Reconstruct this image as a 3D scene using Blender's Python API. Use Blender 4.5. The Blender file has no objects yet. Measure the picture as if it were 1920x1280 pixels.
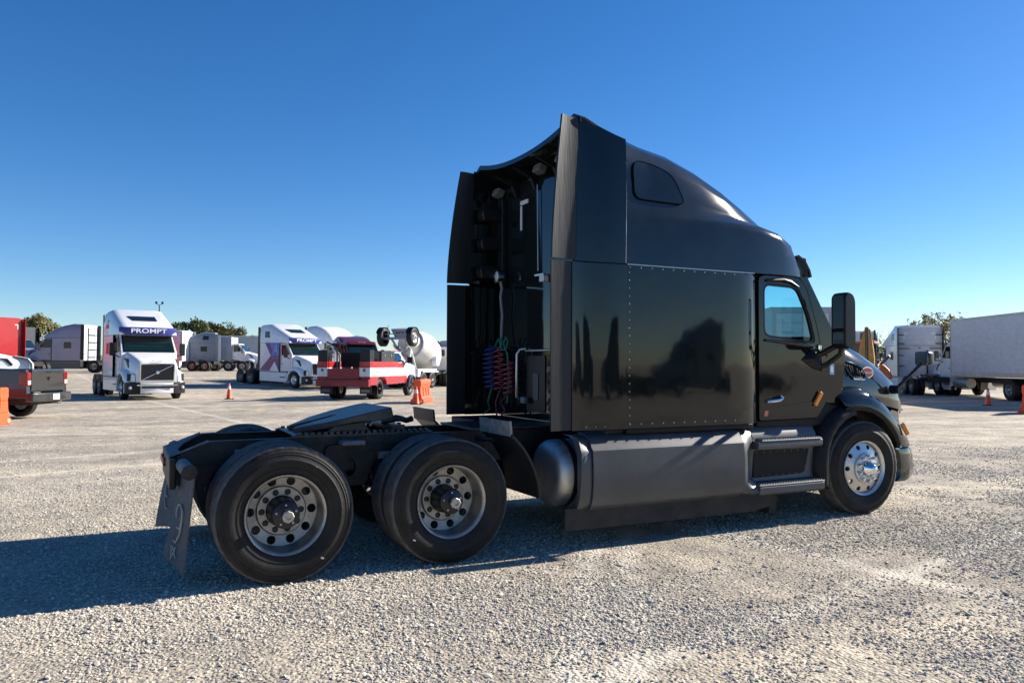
import bpy, bmesh, math, random
import numpy as np
from mathutils import Vector, Matrix, Euler

R = math.radians
scene = bpy.context.scene
COL = scene.collection
random.seed(7)

# ------------------------------------------------------------------ camera
cam_d = bpy.data.cameras.new('camera')
cam = bpy.data.objects.new('camera', cam_d)
COL.objects.link(cam)
_yaw, _pit, _rol = R(63.61), R(1.65), R(0.2)
_d = Vector((math.cos(_pit) * math.cos(_yaw), math.cos(_pit) * math.sin(_yaw), math.sin(_pit)))
_r = Vector((math.sin(_yaw), -math.cos(_yaw), 0))
_u = _r.cross(_d)
_r2 = math.cos(_rol) * _r + math.sin(_rol) * _u
_u2 = -math.sin(_rol) * _r + math.cos(_rol) * _u
CAM = Vector((-7.261, -7.116, 1.633))
cam.matrix_world = Matrix(((_r2.x, _u2.x, -_d.x, CAM.x), (_r2.y, _u2.y, -_d.y, CAM.y), (_r2.z, _u2.z, -_d.z, CAM.z), (0, 0, 0, 1)))
cam_d.sensor_width = 36.0
cam_d.lens = 1455.6 / 1920 * 36
cam_d.clip_start = 0.05
cam_d.clip_end = 6000
scene.camera = cam

# ------------------------------------------------------------------ sky, sun, exposure
SUN_EL, SUN_AZ = 28.0, -1.2            # azimuth from +X, counter-clockwise
world = bpy.data.worlds.new('World')
scene.world = world
world.use_nodes = True
wn = world.node_tree
for n in list(wn.nodes):
    wn.nodes.remove(n)
sky = wn.nodes.new('ShaderNodeTexSky')
sky.sky_type = 'NISHITA'
sky.sun_disc = False
sky.sun_elevation = R(SUN_EL)
sky.sun_rotation = R(90 - SUN_AZ)
sky.altitude = 1500
sky.air_density = 1.0
sky.dust_density = 0.45
sky.ozone_density = 4.0
bgn = wn.nodes.new('ShaderNodeBackground')
bgn.inputs['Strength'].default_value = 0.058
won = wn.nodes.new('ShaderNodeOutputWorld')
hs = wn.nodes.new('ShaderNodeHueSaturation')
hs.inputs['Hue'].default_value = 0.505
hs.inputs['Saturation'].default_value = 1.26
hs.inputs['Value'].default_value = 1.16
wn.links.new(sky.outputs[0], hs.inputs['Color'])
wn.links.new(hs.outputs[0], bgn.inputs['Color'])
wn.links.new(bgn.outputs[0], won.inputs['Surface'])

sun_d = bpy.data.lights.new('sun', 'SUN')
sun_d.energy = 5.0
sun_d.angle = R(0.53)
sun_d.color = (1.0, 0.93, 0.82)
sun = bpy.data.objects.new('sun', sun_d)
COL.objects.link(sun)
_sd = Vector((math.cos(R(SUN_EL)) * math.cos(R(SUN_AZ)), math.cos(R(SUN_EL)) * math.sin(R(SUN_AZ)), math.sin(R(SUN_EL))))
sun.rotation_euler = _sd.to_track_quat('Z', 'Y').to_euler()
sun.location = (20, 0, 20)

vs = scene.view_settings
vs.view_transform = 'Standard'
vs.look = 'None'
vs.gamma = 1
vs.use_curve_mapping = False
vs.exposure = 1.15

# ------------------------------------------------------------------ materials
def mat(name, col, rough=0.6, metal=0.0, coat=0.0, var=0.0, scale=6.0, col2=None, bump=0.0, bscale=30.0, spec=None, stretch=None, coat_rough=0.04, bdist=0.01, coat_ior=1.5):
    m = bpy.data.materials.new(name)
    m.use_nodes = True
    nt = m.node_tree
    b = nt.nodes['Principled BSDF']
    b.inputs['Base Color'].default_value = (*col, 1)
    b.inputs['Roughness'].default_value = rough
    b.inputs['Metallic'].default_value = metal
    b.inputs['Coat Weight'].default_value = coat
    b.inputs['Coat Roughness'].default_value = coat_rough
    b.inputs['Coat IOR'].default_value = coat_ior
    if spec is not None:
        b.inputs['Specular IOR Level'].default_value = spec
    tc = nt.nodes.new('ShaderNodeTexCoord')
    mp = nt.nodes.new('ShaderNodeMapping')
    nt.links.new(tc.outputs['Object'], mp.inputs['Vector'])
    if stretch:
        mp.inputs['Scale'].default_value = stretch
    if var > 0 or col2:
        n = nt.nodes.new('ShaderNodeTexNoise')
        n.inputs['Scale'].default_value = scale
        n.inputs['Detail'].default_value = 6
        n.inputs['Roughness'].default_value = 0.65
        nt.links.new(mp.outputs[0], n.inputs['Vector'])
        rp = nt.nodes.new('ShaderNodeValToRGB')
        c2 = col2 if col2 else tuple(min(1, c * (1 + var)) for c in col)
        c1 = col if col2 else tuple(c * (1 - var) for c in col)
        rp.color_ramp.elements[0].position = 0.36
        rp.color_ramp.elements[1].position = 0.68
        rp.color_ramp.elements[0].color = (*c1, 1)
        rp.color_ramp.elements[1].color = (*c2, 1)
        nt.links.new(n.outputs['Fac'], rp.inputs['Fac'])
        nt.links.new(rp.outputs['Color'], b.inputs['Base Color'])
        if var > 0:
            mr = nt.nodes.new('ShaderNodeMapRange')
            mr.inputs['To Min'].default_value = max(0.02, rough - 0.3 * var)
            mr.inputs['To Max'].default_value = min(1, rough + 0.4 * var)
            nt.links.new(n.outputs['Fac'], mr.inputs['Value'])
            nt.links.new(mr.outputs[0], b.inputs['Roughness'])
    if bump > 0:
        n2 = nt.nodes.new('ShaderNodeTexNoise')
        n2.inputs['Scale'].default_value = bscale
        n2.inputs['Detail'].default_value = 3
        nt.links.new(mp.outputs[0], n2.inputs['Vector'])
        bp = nt.nodes.new('ShaderNodeBump')
        bp.inputs['Strength'].default_value = bump
        bp.inputs['Distance'].default_value = bdist
        nt.links.new(n2.outputs['Fac'], bp.inputs['Height'])
        nt.links.new(bp.outputs[0], b.inputs['Normal'])
        if coat > 0:
            nt.links.new(bp.outputs[0], b.inputs['Coat Normal'])
    return m

def glass_mat(name, tint, rough=0.0):
    m = bpy.data.materials.new(name)
    m.use_nodes = True
    nt = m.node_tree
    for n in list(nt.nodes):
        nt.nodes.remove(n)
    o = nt.nodes.new('ShaderNodeOutputMaterial')
    t = nt.nodes.new('ShaderNodeBsdfTransparent')
    t.inputs['Color'].default_value = (*tint, 1)
    g = nt.nodes.new('ShaderNodeBsdfGlossy')
    g.inputs['Roughness'].default_value = rough
    f = nt.nodes.new('ShaderNodeFresnel')
    f.inputs['IOR'].default_value = 1.5
    mx = nt.nodes.new('ShaderNodeMixShader')
    gm = nt.nodes.new('ShaderNodeNewGeometry')
    iv = nt.nodes.new('ShaderNodeMath'); iv.operation = 'SUBTRACT'; iv.inputs[0].default_value = 1.0
    ml = nt.nodes.new('ShaderNodeMath'); ml.operation = 'MULTIPLY'
    nt.links.new(gm.outputs['Backfacing'], iv.inputs[1])
    nt.links.new(f.outputs[0], ml.inputs[0]); nt.links.new(iv.outputs[0], ml.inputs[1])
    nt.links.new(ml.outputs[0], mx.inputs[0])
    nt.links.new(t.outputs[0], mx.inputs[1])
    nt.links.new(g.outputs[0], mx.inputs[2])
    nt.links.new(mx.outputs[0], o.inputs['Surface'])
    return m

M = {}
M['paint'] = mat('black_green_paint', (0.004, 0.0065, 0.0070), 0.6, spec=0.0, coat=1.0, col2=(0.0075, 0.0105, 0.0105), scale=1.3, bump=0.10, bscale=1.0, coat_rough=0.05, bdist=0.05, coat_ior=1.5)
M['paint_dust'] = mat('dusty_black_paint', (0.008, 0.0105, 0.0110), 0.6, spec=0.0, coat=1.0, col2=(0.016, 0.0190, 0.0190), scale=2.2, bump=0.04, bscale=1.6, coat_rough=0.075, bdist=0.03, coat_ior=1.55)
M['trim'] = mat('matte_black_trim', (0.007, 0.008, 0.0095), 0.55, spec=0.25, var=0.25, scale=9, bump=0.15, bscale=60)
M['rubber_trim'] = mat('weathered_rubber', (0.012, 0.013, 0.0145), 0.42, spec=0.35, var=0.3, scale=5, stretch=(6, 6, 0.4), bump=0.12, bscale=12)
M['flat'] = mat('flat_black_seal', (0.004, 0.004, 0.005), 1.0, spec=0.0)
M['skirt'] = mat('black_skirt', (0.022, 0.022, 0.023), 0.7, col2=(0.045, 0.043, 0.040), scale=5, spec=0.25, bump=0.15, bscale=20)
M['greyfair'] = mat('grey_fairing_paint', (0.058, 0.062, 0.068), 0.42, coat=0.25, var=0.22, scale=2.6, bump=0.05, bscale=3, coat_rough=0.2)
M['alu'] = mat('brushed_aluminium', (0.50, 0.49, 0.47), 0.48, metal=0.9, var=0.18, scale=4, stretch=(1, 10, 1), bump=0.05, bscale=40)
M['rim'] = mat('dusty_aluminium_rim', (0.40, 0.385, 0.36), 0.42, metal=0.75, var=0.25, scale=9, bump=0.08, bscale=60)
M['rimbright'] = mat('polished_rim', (0.62, 0.61, 0.59), 0.32, metal=0.85, var=0.12, scale=7)
M['chrome'] = mat('chrome', (0.82, 0.82, 0.82), 0.06, metal=1.0)
M['tyre'] = mat('tyre_rubber', (0.007, 0.007, 0.0075), 0.62, spec=0.3, col2=(0.020, 0.0185, 0.0165), scale=5, bump=0.25, bscale=70)
M['tread'] = mat('dusty_tread', (0.085, 0.082, 0.077), 0.85, var=0.35, scale=12, bump=0.3, bscale=80)
M['frame'] = mat('greasy_frame', (0.007, 0.008, 0.009), 0.5, spec=0.35, col2=(0.032, 0.031, 0.029), scale=9, bump=0.3, bscale=45)
M['grease'] = mat('greasy_steel', (0.015, 0.016, 0.018), 0.38, col2=(0.06, 0.06, 0.06), scale=6, bump=0.3, bscale=25)
M['dustgrey'] = mat('dust_covered_plate', (0.18, 0.178, 0.172), 0.75, var=0.4, scale=14, bump=0.35, bscale=40)
M['flap'] = mat('dusty_rubber_flap', (0.065, 0.062, 0.060), 0.7, col2=(0.13, 0.125, 0.118), scale=6, bump=0.15, bscale=20)
M['hub'] = mat('oily_black_hub', (0.010, 0.010, 0.011), 0.4, var=0.3, scale=14, bump=0.2, bscale=40)
M['amber'] = mat('amber_lens', (0.75, 0.22, 0.015), 0.2, coat=0.6)
M['redlens'] = mat('red_lens', (0.20, 0.006, 0.010), 0.2, coat=0.6)
M['whitelens'] = mat('clear_lens', (0.65, 0.66, 0.66), 0.12, coat=0.8)
M['white'] = mat('white_paint', (0.72, 0.73, 0.74), 0.35, coat=0.5, var=0.06, scale=2)
M['whitedull'] = mat('dull_white_panel', (0.56, 0.56, 0.58), 0.55, var=0.09, scale=3.0, stretch=(1, 1, 2.5))
M['tape'] = mat('silver_reflective_tape', (0.62, 0.60, 0.60), 0.45)
M['hosegrey'] = mat('grey_hose', (0.24, 0.23, 0.22), 0.5)  # hose, cable, air line colours darkened for deep shade behind the cab
M['green'] = mat('green_cable', (0.01, 0.16, 0.10), 0.4)
M['blue'] = mat('blue_air_line', (0.014, 0.024, 0.16), 0.4)
M['redline'] = mat('red_air_line', (0.24, 0.02, 0.04), 0.4)
M['steel'] = mat('satin_steel', (0.42, 0.42, 0.42), 0.3, metal=0.9)
M['badge'] = mat('red_enamel', (0.42, 0.045, 0.055), 0.3, coat=0.5)
M['blk'] = mat('black_plastic', (0.008, 0.008, 0.0095), 0.38, spec=0.35, var=0.15, scale=8)
M['dark_in'] = mat('dark_interior', (0.02, 0.02, 0.022), 0.8)
M['grille'] = mat('black_mesh', (0.012, 0.012, 0.013), 0.5)
M['glass'] = glass_mat('tinted_cab_glass', (0.66, 0.88, 0.91))
M['darkglass'] = mat('dark_glass', (0.006, 0.010, 0.011), 0.05, spec=0.35)
M['tealglass'] = mat('teal_windshield', (0.004, 0.014, 0.015), 0.06, coat=0.4)
M['mirror'] = mat('mirror_glass', (0.75, 0.77, 0.78), 0.02, metal=1.0)
M['sticker_blue'] = mat('blue_white_sticker', (0.28, 0.42, 0.72), 0.5)
M['sticker_red'] = mat('orange_red_sticker', (0.5, 0.17, 0.12), 0.5)
M['wtext'] = mat('white_print', (0.85, 0.85, 0.85), 0.5)
M['greyprint'] = mat('worn_grey_print', (0.42, 0.42, 0.41), 0.7)
M['bandblue'] = mat('blue_vinyl', (0.02, 0.03, 0.22), 0.4, coat=0.3)
M['bluegr'] = mat('bright_blue_vinyl', (0.04, 0.14, 0.50), 0.4, coat=0.3)
M['purple'] = mat('plum_vinyl', (0.10, 0.03, 0.13), 0.4, coat=0.3)
M['lilac'] = mat('lilac_grey_paint', (0.27, 0.245, 0.32), 0.4, coat=0.4, var=0.08, scale=2)
M['maroon'] = mat('maroon_paint', (0.085, 0.010, 0.018), 0.3, coat=0.6)
M['red_shaded'] = mat('shaded_red_paint', (0.24, 0.008, 0.014), 0.4, coat=0.3)  # service truck red, darkened in the colour for its shaded tail
M['red'] = mat('red_paint', (0.36, 0.004, 0.009), 0.35, coat=0.5, var=0.08, scale=2)
M['orange'] = mat('safety_orange', (0.85, 0.09, 0.018), 0.5, var=0.08, scale=5)
M['conew'] = mat('cone_collar', (0.78, 0.76, 0.74), 0.5)
M['greytruck'] = mat('blue_grey_paint', (0.20, 0.225, 0.27), 0.42, coat=0.3, var=0.1, scale=2)
M['greybox'] = mat('grey_box_panel', (0.36, 0.39, 0.43), 0.5, var=0.12, scale=1.5)
M['charcoal'] = mat('charcoal_paint', (0.022, 0.022, 0.023), 0.34, coat=0.7, var=0.1, scale=2)
M['darkpaint'] = mat('dark_grey_paint', (0.03, 0.034, 0.042), 0.35, coat=0.5)
M['yellow'] = mat('machine_yellow', (0.34, 0.18, 0.035), 0.55, var=0.25, scale=5)
M['rust'] = mat('rusty_orange', (0.34, 0.09, 0.02), 0.6, var=0.25, scale=6)
M['drum'] = mat('drum_white', (0.70, 0.69, 0.65), 0.55, col2=(0.58, 0.56, 0.50), scale=2.5)
M['mixgrey'] = mat('mixer_grey', (0.30, 0.30, 0.36), 0.5, var=0.15, scale=4)
M['bark'] = mat('bark', (0.10, 0.075, 0.055), 0.9, var=0.25, scale=9)
M['tarp'] = mat('pale_grey_tarp', (0.50, 0.50, 0.48), 0.5, var=0.2, scale=6)

def leaf_mat(name, c1, c2):
    m = bpy.data.materials.new(name)
    m.use_nodes = True
    nt = m.node_tree
    b = nt.nodes['Principled BSDF']
    b.inputs['Roughness'].default_value = 0.7
    g = nt.nodes.new('ShaderNodeNewGeometry')
    rp = nt.nodes.new('ShaderNodeValToRGB')
    rp.color_ramp.elements[0].color = (*c1, 1)
    rp.color_ramp.elements[1].color = (*c2, 1)
    nt.links.new(g.outputs['Random Per Island'], rp.inputs['Fac'])
    nt.links.new(rp.outputs[0], b.inputs['Base Color'])
    return m
M['leaf_dark'] = leaf_mat('dark_leaves', (0.035, 0.055, 0.015), (0.10, 0.12, 0.035))
M['leaf_olive'] = leaf_mat('olive_leaves', (0.05, 0.06, 0.015), (0.17, 0.14, 0.035))
M['leaf_yellow'] = leaf_mat('yellow_leaves', (0.22, 0.16, 0.03), (0.42, 0.32, 0.09))

def ground_mat():
    m = bpy.data.materials.new('crushed_limestone')
    m.use_nodes = True
    nt = m.node_tree
    b = nt.nodes['Principled BSDF']
    b.inputs['Roughness'].default_value = 0.95
    b.inputs['Specular IOR Level'].default_value = 0.2
    tc = nt.nodes.new('ShaderNodeTexCoord')
    def noise(s, d=5, r=0.6):
        n = nt.nodes.new('ShaderNodeTexNoise')
        n.inputs['Scale'].default_value = s
        n.inputs['Detail'].default_value = d
        n.inputs['Roughness'].default_value = r
        nt.links.new(tc.outputs['Object'], n.inputs['Vector'])
        return n
    def ramp(src, p0, p1, c0, c1):
        rp = nt.nodes.new('ShaderNodeValToRGB')
        rp.color_ramp.elements[0].position = p0
        rp.color_ramp.elements[1].position = p1
        rp.color_ramp.elements[0].color = (*c0, 1)
        rp.color_ramp.elements[1].color = (*c1, 1)
        nt.links.new(src, rp.inputs['Fac'])
        return rp
    def mix(a, bb, fac, mode='MIX'):
        x = nt.nodes.new('ShaderNodeMix')
        x.data_type = 'RGBA'
        x.blend_type = mode
        if isinstance(fac, float):
            x.inputs['Factor'].default_value = fac
        else:
            nt.links.new(fac, x.inputs['Factor'])
        nt.links.new(a, x.inputs['A'])
        nt.links.new(bb, x.inputs['B'])
        return x
    big = noise(0.35, 4, 0.55)
    mid = noise(1.7, 6, 0.6)
    fine = noise(34, 4, 0.7)
    c_big = ramp(big.outputs['Fac'], 0.35, 0.66, (0.42, 0.38, 0.315), (0.56, 0.51, 0.425))
    c_mid = ramp(mid.outputs['Fac'], 0.38, 0.64, (0.72, 0.72, 0.73), (1.05, 1.03, 1.0))
    c1 = mix(c_big.outputs[0], c_mid.outputs[0], 1.0, 'MULTIPLY')
    vor = nt.nodes.new('ShaderNodeTexVoronoi')
    vor.inputs['Scale'].default_value = 42
    nt.links.new(tc.outputs['Object'], vor.inputs['Vector'])
    sep = nt.nodes.new('ShaderNodeSeparateColor')
    nt.links.new(vor.outputs['Color'], sep.inputs[0])
    c_st = ramp(sep.outputs[0], 0.0, 1.0, (0.62, 0.62, 0.64), (1.22, 1.2, 1.15))
    c2 = mix(c1.outputs['Result'], c_st.outputs[0], 1.0, 'MULTIPLY')
    # wheel tracks: faint pale bands along the driving direction
    mp = nt.nodes.new('ShaderNodeMapping')
    mp.inputs['Rotation'].default_value = (0, 0, R(-14))
    mp.inputs['Scale'].default_value = (0.06, 0.85, 1)
    nt.links.new(tc.outputs['Object'], mp.inputs['Vector'])
    tr = nt.nodes.new('ShaderNodeTexNoise')
    tr.inputs['Scale'].default_value = 1.0
    tr.inputs['Detail'].default_value = 4
    nt.links.new(mp.outputs[0], tr.inputs['Vector'])
    c_tr = ramp(tr.outputs['Fac'], 0.38, 0.66, (0.80, 0.80, 0.82), (1.16, 1.14, 1.09))
    c3 = mix(c2.outputs['Result'], c_tr.outputs[0], 1.0, 'MULTIPLY')
    # paler, fines-filled wheel ruts crossing the foreground
    wob = noise(0.9, 3, 0.5)
    cur = c3
    xyz = nt.nodes.new('ShaderNodeSeparateXYZ')
    nt.links.new(tc.outputs['Object'], xyz.inputs[0])
    def mth(op, a_, b_):
        q = nt.nodes.new('ShaderNodeMath'); q.operation = op
        for i_, w_ in enumerate((a_, b_)):
            if isinstance(w_, (int, float)):
                q.inputs[i_].default_value = w_
            else:
                nt.links.new(w_, q.inputs[i_])
        return q.outputs[0]
    for (px_, py_, ang, off) in ((-4.86, -3.77, 56, 0.0), (-4.86, -3.77, 56, 0.34), (-1.98, -2.0, -82, 0.0), (-2.8, -3.2, 12, 0.0), (-2.8, -3.2, 12, -2.0), (-9, 6, 17, 0.0), (-9, 6, 17, 2.0), (3, 9, -20, 0.0), (3, 9, -20, 2.0)):
        nx_, ny_ = -math.sin(R(ang)), math.cos(R(ang))
        d_ = mth('ADD', mth('MULTIPLY', xyz.outputs[0], nx_), mth('MULTIPLY', xyz.outputs[1], ny_))
        d_ = mth('ADD', d_, -(px_ * nx_ + py_ * ny_) - off - 0.13)
        d_ = mth('ADD', d_, mth('MULTIPLY', wob.outputs['Fac'], 0.26))
        k_ = mth('SUBTRACT', 1.0, mth('DIVIDE', mth('ABSOLUTE', d_, 0), 0.16))
        k_ = mth('MAXIMUM', k_, 0.0)
        k_ = mth('MULTIPLY', k_, mth('MULTIPLY', mid.outputs['Fac'], 1.1))
        lay = nt.nodes.new('ShaderNodeMix'); lay.data_type = 'RGBA'; lay.blend_type = 'MIX'
        lay.inputs['B'].default_value = (0.62, 0.57, 0.48, 1)
        nt.links.new(k_, lay.inputs['Factor']); nt.links.new(cur.outputs['Result'], lay.inputs['A'])
        cur = lay
    nt.links.new(cur.outputs['Result'], b.inputs['Base Color'])
    # relief
    h = nt.nodes.new('ShaderNodeMath'); h.operation = 'ADD'
    inv = nt.nodes.new('ShaderNodeMath'); inv.operation = 'MULTIPLY'; inv.inputs[1].default_value = -0.9
    nt.links.new(vor.outputs['Distance'], inv.inputs[0])
    f2 = nt.nodes.new('ShaderNodeMath'); f2.operation = 'MULTIPLY'; f2.inputs[1].default_value = 0.7
    nt.links.new(fine.outputs['Fac'], f2.inputs[0])
    nt.links.new(inv.outputs[0], h.inputs[0]); nt.links.new(f2.outputs[0], h.inputs[1])
    bp = nt.nodes.new('ShaderNodeBump')
    bp.inputs['Strength'].default_value = 0.7
    bp.inputs['Distance'].default_value = 0.017
    nt.links.new(h.outputs[0], bp.inputs['Height'])
    bp2 = nt.nodes.new('ShaderNodeBump')
    bp2.inputs['Strength'].default_value = 0.6
    bp2.inputs['Distance'].default_value = 0.10
    nt.links.new(mid.outputs['Fac'], bp2.inputs['Height'])
    nt.links.new(bp2.outputs[0], bp.inputs['Normal'])
    nt.links.new(bp.outputs[0], b.inputs['Normal'])
    return m
M['ground'] = ground_mat()

def stone_mat():
    m = bpy.data.materials.new('limestone_chips')
    m.use_nodes = True
    nt = m.node_tree
    b = nt.nodes['Principled BSDF']
    b.inputs['Roughness'].default_value = 0.9
    b.inputs['Specular IOR Level'].default_value = 0.2
    oi = nt.nodes.new('ShaderNodeObjectInfo')
    rp = nt.nodes.new('ShaderNodeValToRGB')
    e = rp.color_ramp.elements
    e[0].color = (0.33, 0.31, 0.275, 1); e[1].color = (0.60, 0.55, 0.465, 1)
    k = e.new(0.5); k.color = (0.47, 0.43, 0.365, 1)
    nt.links.new(oi.outputs['Random'], rp.inputs['Fac'])
    nt.links.new(rp.outputs[0], b.inputs['Base Color'])
    return m
M['stone'] = stone_mat()

# ------------------------------------------------------------------ mesh helpers
class MB:
    def __init__(s):
        s.v = []; s.f = []
    def add(s, vs, fs):
        o = len(s.v)
        s.v += [tuple(v) for v in vs]
        s.f += [tuple(i + o for i in f) for f in fs]
        return s
    def box(s, x0, x1, y0, y1, z0, z1):
        v = [(x0, y0, z0), (x1, y0, z0), (x1, y1, z0), (x0, y1, z0), (x0, y0, z1), (x1, y0, z1), (x1, y1, z1), (x0, y1, z1)]
        return s.add(v, [(0, 3, 2, 1), (4, 5, 6, 7), (0, 1, 5, 4), (1, 2, 6, 5), (2, 3, 7, 6), (3, 0, 4, 7)])
    def obox(s, c, size, rot=(0, 0, 0)):
        m = Euler(rot).to_matrix()
        hx, hy, hz = (q / 2 for q in size)
        v = [m @ Vector((a * hx, b * hy, d * hz)) + Vector(c) for d in (-1, 1) for a, b in ((-1, -1), (1, -1), (1, 1), (-1, 1))]
        return s.add(v, [(0, 3, 2, 1), (4, 5, 6, 7), (0, 1, 5, 4), (1, 2, 6, 5), (2, 3, 7, 6), (3, 0, 4, 7)])
    def prism(s, pts, axis, a, b):
        def P(p, t):
            return (p[0], t, p[1]) if axis == 'y' else ((t, p[0], p[1]) if axis == 'x' else (p[0], p[1], t))
        n = len(pts)
        v = [P(p, a) for p in pts] + [P(p, b) for p in pts]
        f = [tuple(range(n)), tuple(range(2 * n - 1, n - 1, -1))]
        f += [(i, i + n, (i + 1) % n + n, (i + 1) % n) for i in range(n)]
        return s.add(v, f)
    def loft(s, rings, cap=True, closed=True):
        n = len(rings[0]); v = []; f = []
        for r_ in rings:
            v += r_
        for k in range(len(rings) - 1):
            for i in range(n if closed else n - 1):
                j = (i + 1) % n
                f.append((k * n + i, k * n + j, (k + 1) * n + j, (k + 1) * n + i))
        if cap and closed:
            f.append(tuple(range(n - 1, -1, -1)))
            f.append(tuple(range((len(rings) - 1) * n, len(rings) * n)))
        return s.add(v, f)
    def grid(s, lines):
        return s.loft(lines, cap=False, closed=False)
    def tube(s, path, r, seg=8, cap=True):
        path = [Vector(p) for p in path]
        rs = r if isinstance(r, (list, tuple)) else [r] * len(path)
        rings = []; up = None
        for i, p in enumerate(path):
            t = (path[min(i + 1, len(path) - 1)] - path[max(i - 1, 0)]).normalized()
            if up is None:
                up = Vector((0, 0, 1)) if abs(t.z) < 0.9 else Vector((1, 0, 0))
            a = t.cross(up)
            if a.length < 1e-5:
                a = t.cross(Vector((0, 1, 0)))
            a.normalize(); b = a.cross(t).normalized(); up = b
            rings.append([tuple(p + rs[i] * (math.cos(q) * a + math.sin(q) * b)) for q in (2 * math.pi * k / seg for k in range(seg))])
        return s.loft(rings, cap)
    def lathe(s, prof, c, axis='y', seg=32, sgn=1, cap=False):
        rings = []
        for t, r_ in prof:
            ring = []
            for k in range(seg):
                q = 2 * math.pi * k / seg
                a, b = r_ * math.cos(q), r_ * math.sin(q)
                if axis == 'y':
                    ring.append((c[0] + a, c[1] + sgn * t, c[2] + b))
                elif axis == 'x':
                    ring.append((c[0] + sgn * t, c[1] + a, c[2] + b))
                else:
                    ring.append((c[0] + a, c[1] + b, c[2] + sgn * t))
            rings.append(ring)
        return s.loft(rings, cap)
    def sphere(s, c, r, seg=12, rings=8, sc=(1, 1, 1)):
        L = []
        for i in range(rings + 1):
            a = math.pi * i / rings
            rr = max(1e-4, math.sin(a) * r)
            L.append([(c[0] + sc[0] * rr * math.cos(2 * math.pi * k / seg), c[1] + sc[1] * rr * math.sin(2 * math.pi * k / seg), c[2] - sc[2] * r * math.cos(a)) for k in range(seg)])
        return s.loft(L, True)
    def frame_poly(s, outer, inner, axis, a, b):
        """plate with a hole: outer and inner outlines with equal point counts"""
        n = len(outer)
        def P(p, t):
            return (p[0], t, p[1]) if axis == 'y' else ((t, p[0], p[1]) if axis == 'x' else (p[0], p[1], t))
        L = [[P(p, a) for p in outer], [P(p, b) for p in outer], [P(p, b) for p in inner], [P(p, a) for p in inner], [P(p, a) for p in outer]]
        return s.loft(L, cap=False)
    def build(s, name, m, parent=None, smooth=40, bevel=0, seg=2, label=None, kind=None):
        me = bpy.data.meshes.new(name)
        me.from_pydata(s.v, [], s.f)
        bm = bmesh.new(); bm.from_mesh(me)
        bmesh.ops.recalc_face_normals(bm, faces=bm.faces)
        bm.to_mesh(me); bm.free()
        me.materials.append(m if not isinstance(m, str) else M[m])
        if smooth:
            me.polygons.foreach_set('use_smooth', [True] * len(me.polygons))
            me.set_sharp_from_angle(angle=R(smooth))
        return put(name, me, parent, bevel, seg, label, kind)

def put(name, me, parent=None, bevel=0, seg=2, label=None, kind=None):
    o = bpy.data.objects.new(name, me)
    COL.objects.link(o)
    if parent:
        o.parent = parent
    if bevel:
        b = o.modifiers.new('bevel', 'BEVEL')
        b.width = bevel; b.segments = seg; b.limit_method = 'ANGLE'; b.angle_limit = R(40)
        b.harden_normals = True
    if label:
        o['label'] = label
    if kind:
        o['kind'] = kind
    return o

def thing(name, label, cat, loc=(0, 0, 0), rot=0.0, group=None, pitch=0.0):
    o = bpy.data.objects.new(name, None)
    COL.objects.link(o)
    o.empty_display_size = 0.3
    o.location = loc
    o.rotation_euler = (0, pitch, rot)
    o['label'] = label; o['category'] = cat
    if group:
        o['group'] = group
    return o

def copy_tree(o, parent=None):
    c = o.copy(); COL.objects.link(c)
    if parent:
        c.parent = parent
    for ch in list(o.children):
        copy_tree(ch, c)
    return c

def text(name, body, size, m, parent, loc, rot, extrude=0.002, sx=1.0, align='CENTER', shear=0.0, off=0.0):
    cu = bpy.data.curves.new('lettering', 'FONT')
    cu.body = body; cu.size = size; cu.extrude = extrude; cu.align_x = align; cu.align_y = 'CENTER'; cu.shear = shear
    cu.offset = off; cu.resolution_u = 3
    t = bpy.data.objects.new('lettering', cu)
    me = bpy.data.meshes.new_from_object(t)
    bpy.data.objects.remove(t)
    me.materials.clear(); me.materials.append(M[m])
    o = put(name, me, parent)
    o.location = loc; o.rotation_euler = rot; o.scale = (sx, 1, 1)
    return o

def rrect(x0, x1, z0, z1, r, n=4):
    P = []
    for cx, cz, a0 in ((x1 - r, z1 - r, 0), (x0 + r, z1 - r, 90), (x0 + r, z0 + r, 180), (x1 - r, z0 + r, 270)):
        for k in range(n + 1):
            a = R(a0 + 90 * k / n)
            P.append((cx + r * math.cos(a), cz + r * math.sin(a)))
    return P

def round_poly(pts, r, n=3):
    """round the corners of a polygon"""
    out = []; N = len(pts)
    for i in range(N):
        p0, p, p1 = Vector(pts[i - 1]), Vector(pts[i]), Vector(pts[(i + 1) % N])
        a = (p0 - p); b = (p1 - p)
        rr = min(r, a.length * 0.45, b.length * 0.45)
        A = p + a.normalized() * rr; B = p + b.normalized() * rr
        for k in range(n + 1):
            t = k / n
            q = (1 - t) ** 2 * A + 2 * t * (1 - t) * p + t * t * B
            out.append((q.x, q.y))
    return out

def ray_outline(pts, c, ang):
    """distance from c along angle to polygon outline"""
    dx, dz = math.cos(ang), math.sin(ang); best = None
    for i in range(len(pts)):
        ax, az = pts[i][0] - c[0], pts[i][1] - c[1]
        bx, bz = pts[(i + 1) % len(pts)][0] - c[0], pts[(i + 1) % len(pts)][1] - c[1]
        ex, ez = bx - ax, bz - az
        den = dx * ez - dz * ex
        if abs(den) < 1e-12:
            continue
        t = (ax * ez - az * ex) / den
        u = (ax * dz - az * dx) / den
        if t > 0 and -1e-9 <= u <= 1 + 1e-9 and (best is None or t > best):
            best = t
    return best if best else 0.0

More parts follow.
